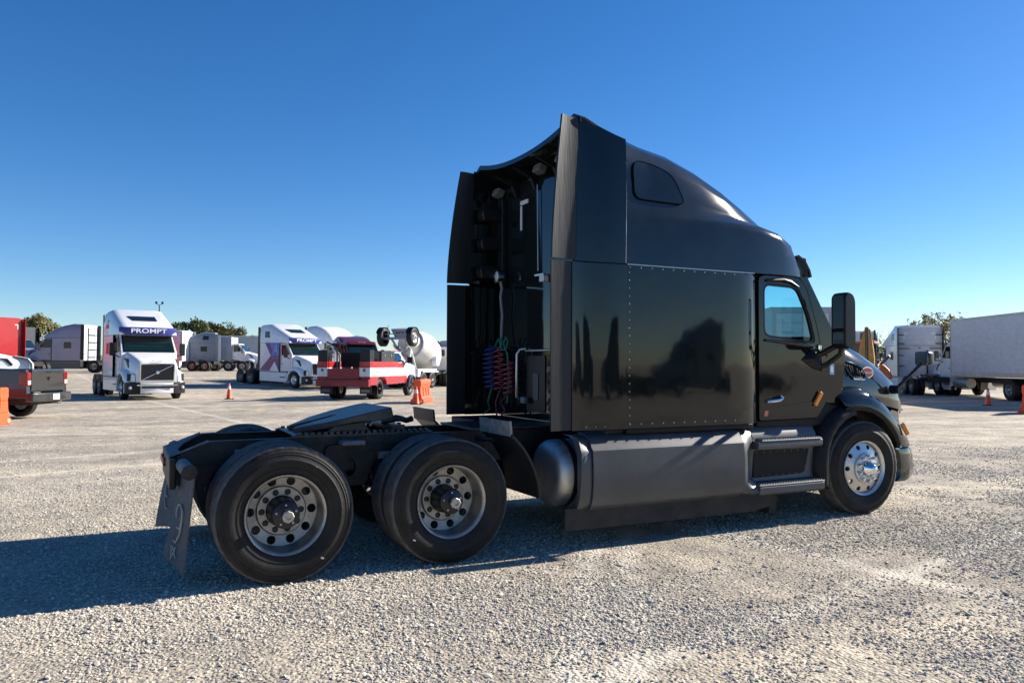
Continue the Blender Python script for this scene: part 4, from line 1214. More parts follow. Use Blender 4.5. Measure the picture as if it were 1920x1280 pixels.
# ---------------- back of the cab
MB().box(-3.343, -3.336, 0.40, 0.585, 3.40, 3.445).build('reflective_tape', 'tape', T)
MB().box(-3.343, -3.336, 0.545, 0.585, 3.12, 3.39).build('reflective_tape', 'tape', T)
for zc_, yy in ((3.36, 1.06), (3.03, 1.09), (2.70, 1.11)):
    br = [(-3.62, zc_ - 0.09), (-3.34, zc_ - 0.07), (-3.34, zc_ + 0.07), (-3.60, zc_ + 0.075), (-3.64, zc_ + 0.02)]
    for sd in (1, -1):
        MB().prism(round_poly(br, 0.03), 'y', sd * (yy + 0.06), sd * (yy - 0.10)).build('extender_bracket', 'blk', T, bevel=0.02)
MB().box(-3.40, -3.337, 0.93, 1.06, 2.55, 3.55).build('bracket_rail', 'blk', T, bevel=0.01)
# work light
MB().lathe([(0.08, 0.02), (0.06, 0.06), (0.0, 0.078), (-0.012, 0.078), (-0.014, 0.060)], (-3.46, 0.93, 2.635), 'x', 20).build('work_light', 'chrome', T)
MB().lathe([(-0.006, 0.060), (-0.016, 0.03), (-0.02, 0.001)], (-3.46, 0.93, 2.635), 'x', 20).build('work_light_lens', 'whitelens', T)
MB().tube([(-3.42, 0.93, 2.58), (-3.40, 0.93, 2.50), (-3.42, 0.925, 2.40), (-3.40, 0.92, 2.2), (-3.41, 0.915, 2.0), (-3.42, 0.90, 1.88)], 0.016, 8).build('cable_sleeve', 'hosegrey', T)
# latch and stay rod
MB().tube([(-3.36, 0.15, 3.55), (-3.36, 0.13, 2.62)], 0.006, 6).build('stay_rod', 'steel', T)
MB().obox((-3.39, 0.02, 2.565), (0.04, 0.16, 0.02), (0, 0, R(8))).build('latch', 'steel', T)
MB().obox((-3.39, -0.05, 2.52), (0.05, 0.10, 0.06)).build('latch_plate', 'tape', T)
# cables
def coil(name, m, y0, z0, z1, r_, turns, x0=-3.50, lean=0.0, rt=0.011):
    pts = []
    N = int(turns * 10)
    for k in range(N + 1):
        t = k / N; a = 2 * math.pi * turns * t
        pts.append((x0 + r_ * 0.8 * math.sin(a), y0 + r_ * math.cos(a) + lean * math.sin(math.pi * t), z0 + (z1 - z0) * t))
    return MB().tube(pts, rt, 6).build(name, m, T)
coil('air_line', 'blue', 0.99, 1.83, 1.36, 0.085, 9, lean=0.07)
coil('air_line', 'redline', 0.86, 1.82, 1.34, 0.075, 8, x0=-3.46)
coil('air_line', 'redline', 0.66, 1.66, 1.30, 0.07, 7, x0=-3.44)
MB().tube([(-3.44, 0.93, 1.92), (-3.46, 0.98, 1.84), (-3.46, 0.90, 1.79), (-3.46, 0.82, 1.84), (-3.46, 0.82, 1.93), (-3.46, 0.87, 1.90), (-3.46, 0.80, 1.79), (-3.46, 0.70, 1.79), (-3.46, 0.64, 1.88), (-3.46, 0.70, 1.93), (-3.46, 0.76, 1.86), (-3.44, 0.70, 1.74), (-3.42, 0.69, 1.5), (-3.46, 0.66, 1.2)], 0.011, 6).build('power_cable', 'green', T)
MB().tube([(-3.50, 0.97, 1.38), (-3.54, 1.0, 1.2), (-3.55, 0.92, 1.12), (-3.6, 1.0, 1.06)], 0.010, 6).build('air_line_tail', 'green', T)
MB().tube([(-3.46, 0.83, 1.36), (-3.50, 0.88, 1.2), (-3.52, 0.80, 1.05)], 0.010, 6).build('air_line_tail', 'redline', T)
MB().tube([(-3.44, 0.62, 1.34), (-3.50, 0.74, 1.2), (-3.5, 0.62, 1.12), (-3.52, 0.72, 1.04)], 0.010, 6).build('air_line_tail', 'redline', T)
# grab handles
MB().tube([(-3.34, 0.44, 1.80), (-3.40, 0.47, 1.79), (-3.42, 0.50, 1.74), (-3.42, 0.505, 1.5), (-3.42, 0.50, 1.27), (-3.36, 0.50, 1.22)], 0.017, 10).build('grab_handle', 'steel', T)
MB().tube([(-3.36, 0.30, 1.775), (-3.42, 0.28, 1.775), (-3.42, -0.30, 1.775), (-3.36, -0.32, 1.775)], 0.014, 10).build('grab_handle', 'steel', T)
MB().prism(rrect(0.0, 0.42, 1.12, 1.72, 0.03), 'x', -3.345, -3.337).build('access_panel', 'blk', T)
MB().prism(rrect(0.14, 0.26, 1.25, 1.53, 0.02), 'x', -3.352, -3.345).build('wall_vent', 'greyfair', T)
MB().obox((-3.40, 0.38, 1.24), (0.03, 0.10, 0.07)).build('socket_plate', 'dustgrey', T, bevel=0.008)
ho = MB()
for k in range(6):
    ho.tube([(-3.38, -0.18, 1.65 - 0.09 * k), (-3.44, -0.26, 1.62 - 0.09 * k), (-3.40, -0.33, 1.66 - 0.08 * k)], 0.012, 6)
ho.build('hose_bundle', 'blk', T)
# ================================================================== background vehicles
WT = make_mesh(MB().lathe([(0.03, 0.28), (0.0, 0.33), (-0.004, 0.40), (0.015, 0.49), (0.035, 0.51), (0.245, 0.51), (0.265, 0.48), (0.275, 0.36)], (0, 0, 0), 'y', 32), 'tyre', 'tyre')
WRIM_F = make_mesh(MB().lathe([(0.03, 0.285), (0.01, 0.295), (0.03, 0.27), (0.045, 0.22), (0.0, 0.16), (-0.02, 0.15), (-0.03, 0.07), (-0.09, 0.05), (-0.10, 0.001)], (0, 0, 0), 'y', 24), 'rim', 'rimbright')
WRIM_R = make_mesh(MB().lathe([(0.03, 0.285), (0.01, 0.295), (0.06, 0.265), (0.18, 0.25), (0.19, 0.12), (0.05, 0.09), (0.0, 0.05), (-0.02, 0.001)], (0, 0, 0), 'y', 24), 'rim', 'rim')
def wheel(parent, x, y, side, rear=False, rad=0.51, width=0.275, rimm=None):
    t = put('tyre', WT, parent)
    k = rad / 0.51
    t.location = (x, y, rad * 0.995); t.scale = (k, width / 0.275, k)
    t.rotation_euler = (0, 0, 0 if side < 0 else math.pi)
    rm_ = put('rim', WRIM_R if rear else WRIM_F, t)
    if rimm:
        rm_.material_slots[0].link = 'OBJECT'; rm_.material_slots[0].material = M[rimm]
    return t

def quad(name, pts, m, parent, push=0.0):
    """small thick patch from 3+ corner points"""
    P = [Vector(p) for p in pts]
    n = (P[1] - P[0]).cross(P[2] - P[0]).normalized() * 0.006
    return MB().loft([[tuple(p + n) for p in P], [tuple(p - n) for p in P]]).build(name, m, parent, smooth=0)

def tractor(name, label, loc, head, body, style='slant', group=None, sleeper=True, roofc=None, backc=None, tape=True, stripe=None, hoodc=None, brackets=False, detail=True, extc='blk', rungs=False, pitch=0.0, cat='semi truck', windows=True, lowwin=True, fairing=None, rear_axles=(-5.2, -6.5), rail_end=-7.1, zroof=3.95):
    t = thing(name, label, cat, loc, R(head), group, pitch)
    roofc = roofc or body; hoodc = hoodc or body; fairing = fairing or body; backc = backc or body
    # wheels
    for sd in (-1, 1):
        wheel(t, 0, sd * 1.18, sd)
        for ax in rear_axles:
            wheel(t, ax, sd * 1.20, sd, True); wheel(t, ax, sd * 0.87, sd, True)
    for sd in (-1, 1):
        MB().box(rail_end, 0.9, sd * 0.43, sd * 0.35, 0.76, 1.0).build('frame_rail', 'frame', t)
    MB().box(rail_end - 0.05, rail_end, -0.55, 0.55, 0.70, 0.98).build('rear_crossmember', 'frame', t)
    # hood
    def hr(x_, w, zb, zs, wt, zt):
        P = [(w, zb), (w, zs), ((w + wt) / 2 + 0.02, zs + 0.6 * (zt - zs)), (wt, zt - 0.015), (wt - 0.12, zt)]
        return [(x_, -a, b) for a, b in P] + [(x_, a, b) for a, b in P[::-1]]
    MB().loft([hr(-0.40, 1.06, 1.0, 1.62, 0.92, 2.03), hr(0.1, 1.0, 1.0, 1.55, 0.84, 1.93), hr(0.7, 0.92, 0.95, 1.42, 0.75, 1.77), hr(1.12, 0.84, 0.80, 1.30, 0.68, 1.64), hr(1.22, 0.80, 0.74, 1.22, 0.64, 1.56)]).build('hood', hoodc, t, smooth=50)
    # fenders
    for sd in (-1, 1):
        L = []
        for r_, y_ in ((0.62, 1.21), (0.74, 1.20), (0.84, 1.06), (0.88, 0.80)):
            L.append([(r_ * math.cos(R(a)) * (1.18 if a < 60 else 1.05), sd * (y_ - (0.10 if a < 25 else 0)), 0.50 + r_ * math.sin(R(a)) * 0.96) for a in range(-5, 186, 19)])
        MB().grid(L).build('fender', body, t, smooth=60)
    # bumper
    bo_ = [(0.70, -1.20), (0.95, -1.17), (1.18, -0.98), (1.32, -0.60), (1.36, 0), (1.32, 0.60), (1.18, 0.98), (0.95, 1.17), (0.70, 1.20), (0.70, 0.9), (0.70, -0.9)]
    MB().prism(bo_, 'z', 0.28, 0.72).build('bumper', body, t, bevel=0.03)
    # cab, built from side profile
    cabp = [(-1.62, 0.95), (-1.62, 2.78), (-0.95, 2.78), (-0.30, 2.03), (-0.28, 1.0)]
    MB().loft([[(p[0], -1.13 if p[1] < 2.5 else -1.08, p[1]) for p in cabp], [(p[0], 1.13 if p[1] < 2.5 else 1.08, p[1]) for p in cabp]]).build('cab', body, t, bevel=0.03)
    # windshield (proud of the cab face) on a black gasket
    quad('windshield_gasket', [(-0.288, -1.04, 2.03), (-0.288, 1.04, 2.03), (-0.905, 1.02, 2.745), (-0.905, -1.02, 2.745)], 'flat', t)
    quad('windshield', [(-0.292, -1.0, 2.065), (-0.292, 1.0, 2.065), (-0.872, 0.98, 2.72), (-0.872, -0.98, 2.72)], 'tealglass', t)
    for sd in (-1, 1):
        d_ = MB().prism(round_poly([(-1.50, 1.02), (-1.50, 2.70), (-1.02, 2.70), (-0.48, 2.06), (-0.48, 1.02)], 0.04), 'y', sd * 1.128, sd * 1.137).build('door', body, t)
        MB().prism(round_poly([(-1.515, 1.005), (-1.515, 2.715), (-1.01, 2.715), (-0.465, 2.07), (-0.465, 1.005)], 0.04), 'y', sd * 1.12, sd * 1.1325).build('door_gap', 'flat', t)
        quad('window_gasket', [(-1.47, sd * 1.139, 1.99), (-1.47, sd * 1.139, 2.65), (-1.045, sd * 1.139, 2.65), (-0.56, sd * 1.139, 2.055)], 'flat', d_)
        quad('door_window', [(-1.44, sd * 1.143, 2.02), (-1.44, sd * 1.143, 2.62), (-1.06, sd * 1.143, 2.62), (-0.62, sd * 1.143, 2.08)], 'darkglass', d_)
        MB().box(-1.44, -1.32, sd * 1.135, sd * 1.16, 1.45, 1.50).build('door_handle', 'blk', d_)
        mr = MB().obox((-0.55, sd * 1.42, 2.15), (0.10, 0.24, 0.56), (0, 0, sd * R(10))).build('side_mirror', 'blk', t, bevel=0.03)
        MB().tube([(-0.60, sd * 1.14, 1.80), (-0.56, sd * 1.38, 1.95)], 0.025, 6).build('mirror_arm', 'blk', mr)
        MB().obox((-0.605, sd * 1.42, 2.16), (0.01, 0.19, 0.48), (0, 0, sd * R(10))).build('mirror_glass', 'mirror', mr)
    for y_ in (-0.55, 0.35):
        MB().tube([(-0.30, y_, 2.06), (-0.33, y_ + 0.25, 2.13), (-0.36, y_ + 0.55, 2.16)], 0.014, 5).build('wiper', 'blk', t)
    x_b = -3.95
    if sleeper:
        MB().box(x_b, -1.60, -1.22, 1.22, 0.95, 2.80).build('sleeper', body, t, bevel=0.04)
        MB().box(x_b - 0.006, x_b + 0.02, -1.15, 1.15, 1.0, zroof - 0.12).build('back_wall', backc, t)
        if style == 'slant':
            side = [(x_b, zroof), (-2.95, zroof + 0.05), (-0.62, 3.10), (-0.55, 2.76)]
            ws = (1.18, 1.16, 1.12, 1.10)
        else:
            side = [(x_b, zroof - 0.05), (-3.2, zroof - 0.02), (-2.5, zroof - 0.16), (-1.9, zroof - 0.38), (-1.35, zroof - 0.70), (-0.95, 3.0), (-0.72, 2.76)]
            ws = (1.16, 1.15, 1.13, 1.10, 1.06, 1.02, 0.98)
        rings = []
        for (x_, zt), w_ in zip(side, ws):
            h = max(0.02, zt - 2.78)
            P = [(min(1.22, w_ + 0.06), 2.78), (min(1.21, w_ + 0.05), 2.78 + 0.5 * h), (w_ - 0.02, 2.78 + 0.82 * h), (w_ - 0.12, 2.78 + 0.96 * h), (w_ - 0.35, 2.78 + h)]
            rings.append([(x_, -a, b) for a, b in P] + [(x_, a, b) for a, b in P[::-1]])
        MB().loft(rings).build('roof', roofc, t, smooth=40 if style == 'slant' else 60)
        for sd in (-1, 1):
            MB().box(x_b - 0.28, x_b + 0.0, sd * 1.21, sd * 1.185, 1.0, zroof - (0.16 if style == 'slant' else 0.10)).build('extender', extc, t)
            MB().box(x_b, -1.2, sd * 1.218, sd * 1.2235, 2.772, 2.786).build('roof_seam', 'trim', t)
            MB().box(-1.625, -1.60, sd * 1.12, sd * 1.2235, 0.96, 2.77).build('cab_seam', 'flat', t)
            MB().box(x_b, -0.86, sd * 1.2, sd * 1.2125, 0.925, 0.952).build('fairing_seam', 'flat', t)
            if windows:
                lowwin and quad('sleeper_window', [(-3.2, sd * 1.223, 1.95), (-3.2, sd * 1.223, 2.45), (-2.6, sd * 1.223, 2.45), (-2.6, sd * 1.223, 1.95)], 'darkglass', t)
                if style == 'slant':
                    quad('sleeper_window', [(-3.35, sd * 1.222, 3.10), (-3.35, sd * 1.205, 3.50), (-2.85, sd * 1.205, 3.50), (-2.75, sd * 1.222, 3.10)], 'darkglass', t)
    else:
        x_b = -1.62
        MB().box(x_b, -0.95, -1.05, 1.05, 2.78, 2.86).build('roof', roofc, t, bevel=0.05)
    if sleeper and style == 'slant':
        # roof skylight and visor band
        nx_ = Vector((-0.62 + 2.95, 0, 3.10 - zroof - 0.05)).normalized()
        a_ = Vector((-0.62, 0, 3.10)); b_ = Vector((-2.95, 0, zroof + 0.05))
        up = Vector((-(b_ - a_).z, 0, (b_ - a_).x)).normalized(); up = up if up.z > 0 else -up
        p0 = a_.lerp(b_, 0.36) + up * 0.02; p1 = a_.lerp(b_, 0.60) + up * 0.02
        quad('skylight', [(p0.x, -0.46, p0.z), (p0.x, 0.55, p0.z), (p1.x, 0.55, p1.z), (p1.x, -0.62, p1.z)], 'darkglass', t)
    if stripe:
        L = []
        for k in range(9):
            y_ = -1.17 + 2.34 * k / 8
            b2 = 0.16 * (abs(y_) / 1.17) ** 3
            L.append([(-0.47 - b2, y_, 3.11), (-0.44 - b2, y_, 2.94), (-0.46 - b2, y_, 2.77)])
        v_ = MB().grid(L).build('sun_visor', 'bandblue', t)
        s2 = v_.modifiers.new('solid', 'SOLIDIFY'); s2.thickness = 0.03
        text('visor_lettering', stripe, 0.27, 'wtext', v_, (-0.425, 0, 2.945), (R(90), 0, R(90)), extrude=0.006, sx=1.42, off=0.003)
    elif sleeper:
        for y_ in (-0.18, 0, 0.18):
            MB().sphere((-0.72, y_, 2.86) if style == 'slant' else (-0.84, y_, 2.93), 0.045, 8, 6).build('marker_light', 'amber', t)
    # side fairings
    for sd in (-1, 1):
        MB().prism([(x_b + (0 if sleeper else 0.1), 0.32), (x_b, 0.95), (-0.85, 0.95), (-0.80, 0.32)], 'y', sd * 1.21, sd * 0.75).build('side_fairing', fairing, t, bevel=0.03)
        if detail:
            MB().box(-1.5, -0.86, sd * 1.212, sd * 1.225, 0.60, 0.66).build('step', 'blk', t)
    # grille, lamps
    g_ = MB().box(1.20, 1.245, -0.65, 0.65, 0.82, 1.50).build('grille', 'grille', t, bevel=0.02)
    if detail:
        MB().frame_poly(rrect(-0.68, 0.68, 0.79, 1.53, 0.03), rrect(-0.64, 0.64, 0.83, 1.49, 0.02), 'x', 1.20, 1.262).build('grille_frame', 'chrome', g_)
        if style == 'slant':
            MB().tube([(1.262, -0.60, 0.85), (1.275, 0, 1.16), (1.262, 0.60, 1.47)], 0.024, 6).build('grille_bar', 'chrome', g_)
            MB().lathe([(0, 0.075), (0.03, 0.07), (0.035, 0.04)], (1.26, 0, 1.16), 'x', 16, cap=True).build('emblem', 'chrome', g_)
        ms = MB()
        for k in range(9):
            ms.box(1.246, 1.251, -0.63, 0.63, 0.86 + 0.075 * k, 0.868 + 0.075 * k)
        for k in range(13):
            ms.box(1.246, 1.251, -0.60 + 0.10 * k, -0.593 + 0.10 * k, 0.84, 1.48)
        ms.build('grille_mesh', 'blk', g_, kind='stuff')
        for sd in (-1, 1):
            MB().loft([[(1.0, sd * 1.12, 0.78), (1.0, sd * 1.10, 1.14), (1.18, sd * 0.86, 1.06), (1.22, sd * 0.84, 0.76)], [(0.8, sd * 1.0, 0.78), (0.8, sd * 1.0, 1.14), (1.0, sd * 0.8, 1.06), (1.0, sd * 0.8, 0.76)]]).build('headlight', 'whitelens', t, bevel=0.015)
            MB().loft([[(1.015, sd * 1.125, 0.80), (0.99, sd * 1.115, 1.12), (1.10, sd * 0.99, 1.09), (1.10, sd * 1.02, 0.80)], [(0.9, sd * 1.0, 0.80), (0.9, sd * 1.0, 1.12), (1.0, sd * 0.9, 1.09), (1.0, sd * 0.9, 0.80)]]).build('lamp_housing', 'blk', t)
            MB().prism([(0.88, sd * 1.205), (1.0, sd * 1.175), (1.21, sd * 0.985), (1.33, sd * 0.66), (1.2, sd * 0.66), (0.9, sd * 1.0)], 'z', 0.265, 0.735).build('bumper_corner', 'blk', t, bevel=0.02)
            MB().sphere((1.19, sd * 1.02, 0.52), 0.075, 10, 8).build('fog_lamp', 'whitelens', t)
            # hood scoop
            MB().loft([[(-0.15, sd * 1.065, 1.75), (0.25, sd * 0.99, 1.72), (0.50, sd * 0.965, 1.40), (0.40, sd * 0.985, 1.33), (0.12, sd * 1.02, 1.62)], [(-0.15, sd * 0.99, 1.75), (0.25, sd * 0.93, 1.72), (0.50, sd * 0.90, 1.40), (0.40, sd * 0.93, 1.33), (0.12, sd * 0.96, 1.62)]]).build('hood_scoop', 'blk', t, bevel=0.01)
        MB().box(1.352, 1.372, -0.62, 0.62, 0.50, 0.575).build('bumper_slot', 'blk', t)
        MB().box(1.34, 1.366, -0.80, 0.80, 0.60, 0.655).build('bumper_strip', 'alu', t)
        MB().tube([(1.19, -0.22, 1.64), (1.235, -0.10, 1.62), (1.235, 0.10, 1.62), (1.19, 0.22, 1.64)], 0.012, 6).build('hood_crest', 'chrome', t)
    # back wall fittings
    if sleeper and tape:
        for sd in (-1, 1):
            MB().box(x_b - 0.012, x_b - 0.007, sd * 0.62, sd * 0.85, 3.45, 3.51).build('reflective_tape', 'tape' if not brackets else 'wtext', t)
            MB().box(x_b - 0.012, x_b - 0.007, sd * 0.80, sd * 0.85, 3.18, 3.44).build('reflective_tape', 'tape' if not brackets else 'wtext', t)
    if brackets:
        for zc_ in (3.38, 2.88, 2.60, 2.2, 1.6):
            for sd in (-1, 1):
                MB().box(x_b - 0.10, x_b - 0.01, sd * 0.84 if zc_ != 2.60 else sd * 0.55, sd * 1.18, zc_ - 0.022, zc_ + 0.022).build('extender_bracket', 'blk', t)
        MB().box(x_b - 0.015, x_b - 0.008, -1.12, 1.12, 2.76, 2.785).build('wall_seam', 'dustgrey', t)
        MB().obox((x_b - 0.04, 0, 2.63), (0.06, 0.06, 0.08)).build('work_light', 'blk', t)
        MB().box(x_b - 0.10, x_b - 0.015, -0.42, -0.36, 1.05, 2.5).build('hose_post', 'blk', t)
    if rungs:
        for zc_ in (1.25, 1.85, 2.45, 3.05):
            MB().box(x_b - 0.06, x_b - 0.02, -0.95, 0.15, zc_ - 0.03, zc_ + 0.03).build('ladder_rung', 'blk', t)
        MB().box(x_b - 0.06, x_b - 0.03, 0.15, 0.22, 1.0, 3.6).build('ladder_post', 'blk', t)
        MB().box(x_b - 0.02, x_b - 0.008, -0.85, 0.12, 1.1, 3.75).build('wall_panel', 'greybox', t)
        lp = [(x_b - 0.03, 0.70 + 0.16 * math.cos(a), 1.38 + 0.14 * math.sin(a)) for a in np.linspace(0.6, 6.0, 14)]
        MB().tube(lp, 0.015, 5).build('air_line', 'blk', t)
    # fifth wheel
    MB().loft([[(-5.45, -0.42, 1.17), (-5.45, 0.42, 1.17), (-5.9, 0.40, 1.13), (-6.25, 0.15, 1.06), (-6.25, -0.15, 1.06), (-5.9, -0.40, 1.13)], [(-5.45, -0.40, 1.05), (-5.45, 0.40, 1.05), (-5.9, 0.38, 1.05), (-6.2, 0.15, 1.0), (-6.2, -0.15, 1.0), (-5.9, -0.38, 1.05)]]).build('fifth_wheel', 'grease', t) if rail_end < -5 and len(rear_axles) == 2 else None
    return t

# two white tractors with blue visor lettering
P1 = tractor('semi_tractor', 'white sleeper tractor facing the camera behind the grey pickup, PROMPT on its blue visor', (-6.28, 31.5, 0), -79.5, 'white', 'slant', stripe='PROMPT', group='white tractors with PROMPT visors')
P1.scale = (1.04, 1.04, 1.04)
P2 = tractor('semi_tractor', 'white sleeper tractor with blue and plum graphic on its sleeper, beside the red service truck', (3.05, 42.15, tz(3, 42)), -68.5, 'white', 'slant', stripe='PROMPT', group='white tractors with PROMPT visors', pitch=R(1.2), lowwin=False)
# side graphic of the second one (flat vinyl on its right side)
for pts, m in (([(-3.30, 2.76), (-1.64, 2.76), (-1.64, 1.95), (-2.60, 1.95)], 'bluegr'), ([(-2.60, 1.945), (-1.64, 1.945), (-1.64, 1.0), (-2.15, 1.62), (-2.75, 1.0), (-3.93, 1.0)], 'purple')):
    quad('sleeper_graphic', [(x_, -1.227, z_) for x_, z_ in pts], m, P2)
quad('sleeper_graphic', [(-3.30, -1.230, 2.755), (-2.75, -1.230, 2.755), (-2.40, -1.230, 2.2), (-2.58, -1.230, 1.97)], 'bandblue', P2)
text('graphic_lettering', 'A', 0.85, 'greybox', P2, (-2.08, -1.236, 2.33), (R(90), 0, 0), extrude=0.002, shear=0.2)
text('graphic_lettering', 'PROMPT', 0.16, 'lilac', P2, (-2.08, -1.236, 1.80), (R(90), 0, 0), extrude=0.002, sx=1.2)
P3 = tractor('semi_tractor', 'plain white round roofed tractor just behind the blue and plum decorated one', (6.9, 46.6, tz(6.9, 46.6)), -70, 'white', 'dome', zroof=4.1)
P4 = tractor('semi_tractor', 'maroon sleeper tractor with amber roof lights, behind the red service truck', (7.3, 44.6, tz(8, 45) - 0.05), -86, 'maroon', 'dome', zroof=3.45)

# right of the mixer
P5 = tractor('semi_tractor', 'pale grey sleeper tractor half hidden at the right of the concrete mixer', (16.9, 47.2, 0.05), 38, 'greybox', 'dome', zroof=3.3, tape=False)
P6 = tractor('semi_tractor', 'dark maroon roofed tractor behind the pale grey one beyond the mixer', (18.6, 54.5, 0.2), 75, 'maroon', 'dome', zroof=4.0, backc='darkpaint')

# rear-view white tractors at right
P7 = tractor('semi_tractor', 'white tractor seen from behind, between the hood mirror and the box truck', (36.2, 25.7, 0), 52, 'white', 'slant', brackets=True, group='white tractors seen from behind', backc='whitedull')
P8 = tractor('semi_tractor', 'white tractor seen from behind, farther off, past the yellow backhoe boom', (40.25, 32.4, 0), 42, 'white', 'slant', brackets=True, group='white tractors seen from behind', backc='whitedull')

# left cluster
zl = tz(-12, 66)
P9 = tractor('semi_tractor', 'lilac grey sleeper tractor facing left behind the pickup, white back wall with rungs', (-13.5, 66.6, zl), 152, 'lilac', 'dome', rungs=True, backc='white', fairing='darkpaint', tape=False, rear_axles=(-5.0, -6.3))
P10 = tractor('semi_tractor', 'bright red sleeper tractor at the left edge, seen from behind', (-17.0, 57.6, tz(-17, 57)), 128, 'red', 'dome', zroof=4.0, extc='red', backc='red')
P11 = tractor('semi_tractor', 'white day cab tractor with pale tarp over its nose, between pickup and red tractor', (-13.15, 41.9, tz(-13, 42)), 4, 'white', 'dome', sleeper=False, rear_axles=(-4.0, -5.2), rail_end=-5.8)
P12 = tractor('semi_tractor', 'lilac day cab with red roof peeking out beside the bright red tractor', (-14.4, 70.5, 0.8), -25, 'lilac', 'dome', sleeper=False, roofc='red', rear_axles=(-4.0, -5.2), rail_end=-5.8)
P13 = tractor('semi_tractor', 'dark sleeper tractor behind the roof of the lilac day cab', (-19.0, 84.0, 0.8), 140, 'darkpaint', 'dome', zroof=4.3, tape=False)
# tarp on the nose of the white day cab
L = []
for k in range(9):
    y_ = -1.0 + 2.0 * k / 8
    L.append([(0.55, y_ * 0.85, 1.86 + 0.03 * math.sin(k * 2.1)), (1.15, y_ * 0.9, 1.74 + 0.02 * math.sin(k * 3)), (1.36 + 0.03 * math.sin(k * 1.7), y_, 1.45), (1.40 + 0.03 * math.sin(k * 2.3), y_, 0.85)])
tp = MB().grid(L).build('nose_tarp', 'tarp', P11)
s_ = tp.modifiers.new('solid', 'SOLIDIFY'); s_.thickness = 0.02

# middle row
P14 = tractor('semi_tractor', 'red sleeper tractor showing as a sliver behind the front of the white lettered tractor', (-4.6, 71.0, 0.75), -60, 'red', 'dome', zroof=3.8)
P15 = tractor('semi_tractor', 'white sleeper tractor turned away left of the blue grey one, pale extender lit by sun', (-5.3, 77.6, 0.8), 146, 'white', 'dome', zroof=4.0, extc='whitedull', tape=False)
P16 = tractor('semi_tractor', 'blue grey sleeper tractor with two side windows, in the far row', (-3.0, 77.3, 0.8), 168, 'greytruck', 'slant', zroof=3.85, extc='greytruck', backc='whitedull', tape=False)

def box_truck(label, loc, head, box, cab, L_=7.0, x0=-1.9, zb=1.1, zt=3.95, rear=(-5.6,), group=None, roofrail='alu', front=None):
    t = tractor('box_truck', label, loc, head, cab, 'dome', sleeper=False, rear_axles=rear, rail_end=x0 - L_ + 0.1, cat='box truck', group=group, detail=True)
    B = MB().box(x0 - L_, x0, -1.24, 1.24, zb, zt).build('cargo_box', box, t, bevel=0.03)
    MB().box(x0 - 0.0, x0 + 0.03, -1.20, 1.20, zb + 0.05, zt - 0.05).build('front_panel', front or box, B)
    for sd in (-1, 1):
        MB().box(x0 - L_, x0, sd * 1.23, sd * 1.262, zt - 0.10, zt + 0.012).build('top_rail', roofrail, B, bevel=0.01)
        MB().box(x0 - L_, x0, sd * 1.23, sd * 1.262, zb - 0.012, zb + 0.20).build('bottom_rail', roofrail, B, bevel=0.01)
        MB().box(x0 - 0.04, x0 + 0.012, sd * 1.23, sd * 1.262, zb + 0.20, zt - 0.10).build('corner_post', roofrail, B)
        for k in range(1, int(L_ / 1.2)):
            MB().box(x0 - 1.2 * k - 0.012, x0 - 1.2 * k + 0.012, sd * 1.238, sd * 1.2445, zb + 0.20, zt - 0.10).build('panel_joint', box, B)
        MB().tube([(x0 - 1.55, sd * 1.0, 0.72), (x0 - 0.2, sd * 1.0, 0.72)], 0.26, 16).build('fuel_tank', 'alu', t)
    quad('rear_door', [(x0 - L_ - 0.008, -1.1, zb + 0.1), (x0 - L_ - 0.008, 1.1, zb + 0.1), (x0 - L_ - 0.008, 1.1, zt - 0.15), (x0 - L_ - 0.008, -1.1, zt - 0.15)], box, B)
    return t
BT1 = box_truck('box truck with plain pale grey box and white cab, cut by the right edge', (34.17, 20.54, 0), 60, 'whitedull', 'white', L_=10.6, x0=-1.75, zb=1.08, zt=4.05, rear=(-7.0,))
BT2 = box_truck('box truck in the far row with grey side, sunlit white front and white cab', (4.6, 79.5, 0.8), -22, 'greybox', 'white', L_=4.6, x0=-1.7, zt=3.55, rear=(-5.0,), front='white', roofrail='greybox')

def trailer(label, loc, head, m, L_=12.0, group=None):
    t = thing('cargo_trailer', label, 'trailer', loc, R(head), group)
    B = MB().box(-L_, 0, -1.29, 1.29, 1.15, 4.1).build('trailer_body', m, t, bevel=0.03)
    for sd in (-1, 1):
        MB().box(-L_, 0, sd * 1.28, sd * 1.31, 3.98, 4.112).build('top_rail', 'alu', B)
        MB().box(-L_, 0, sd * 1.28, sd * 1.31, 1.14, 1.36).build('bottom_rail', 'alu', B)
        for ax in (-L_ + 1.2, -L_ + 2.5):
            wheel(t, ax, sd * 1.25, sd, True); wheel(t, ax, sd * 0.92, sd, True)
        MB().box(-2.6, -2.4, sd * 0.9, sd * 1.0, 0.05, 1.15).build('landing_leg', 'frame', t)
    # rear face: frame and door boards
    MB().frame_poly(rrect(-1.29, 1.29, 1.15, 4.1, 0.02), rrect(-1.13, 1.13, 1.32, 3.86, 0.02), 'x', -L_ - 0.06, -L_).build('door_frame', 'greybox', B)
    for k in range(6):
        z0 = 1.33 + 0.42 * k
        for sd in (-1, 1):
            MB().box(-L_ - 0.035, -L_ - 0.005, sd * 0.012, sd * 1.12, z0 + 0.008, z0 + 0.412).build('door_panel', m, B, bevel=0.004)
    MB().box(-L_ - 0.1, -L_ + 0.05, -1.2, 1.2, 0.5, 0.62).build('rear_bumper', 'frame', t)
    return t
TR1 = trailer('pale grey trailer seen through and just ahead of the cab window, rear doors shut', (24.6, 27.45, 0), 60, 'whitedull')
TR2 = trailer('grey trailer in the far row, right of the box truck with white front', (11.5, 92, 0.8), -8, 'greybox', 10)

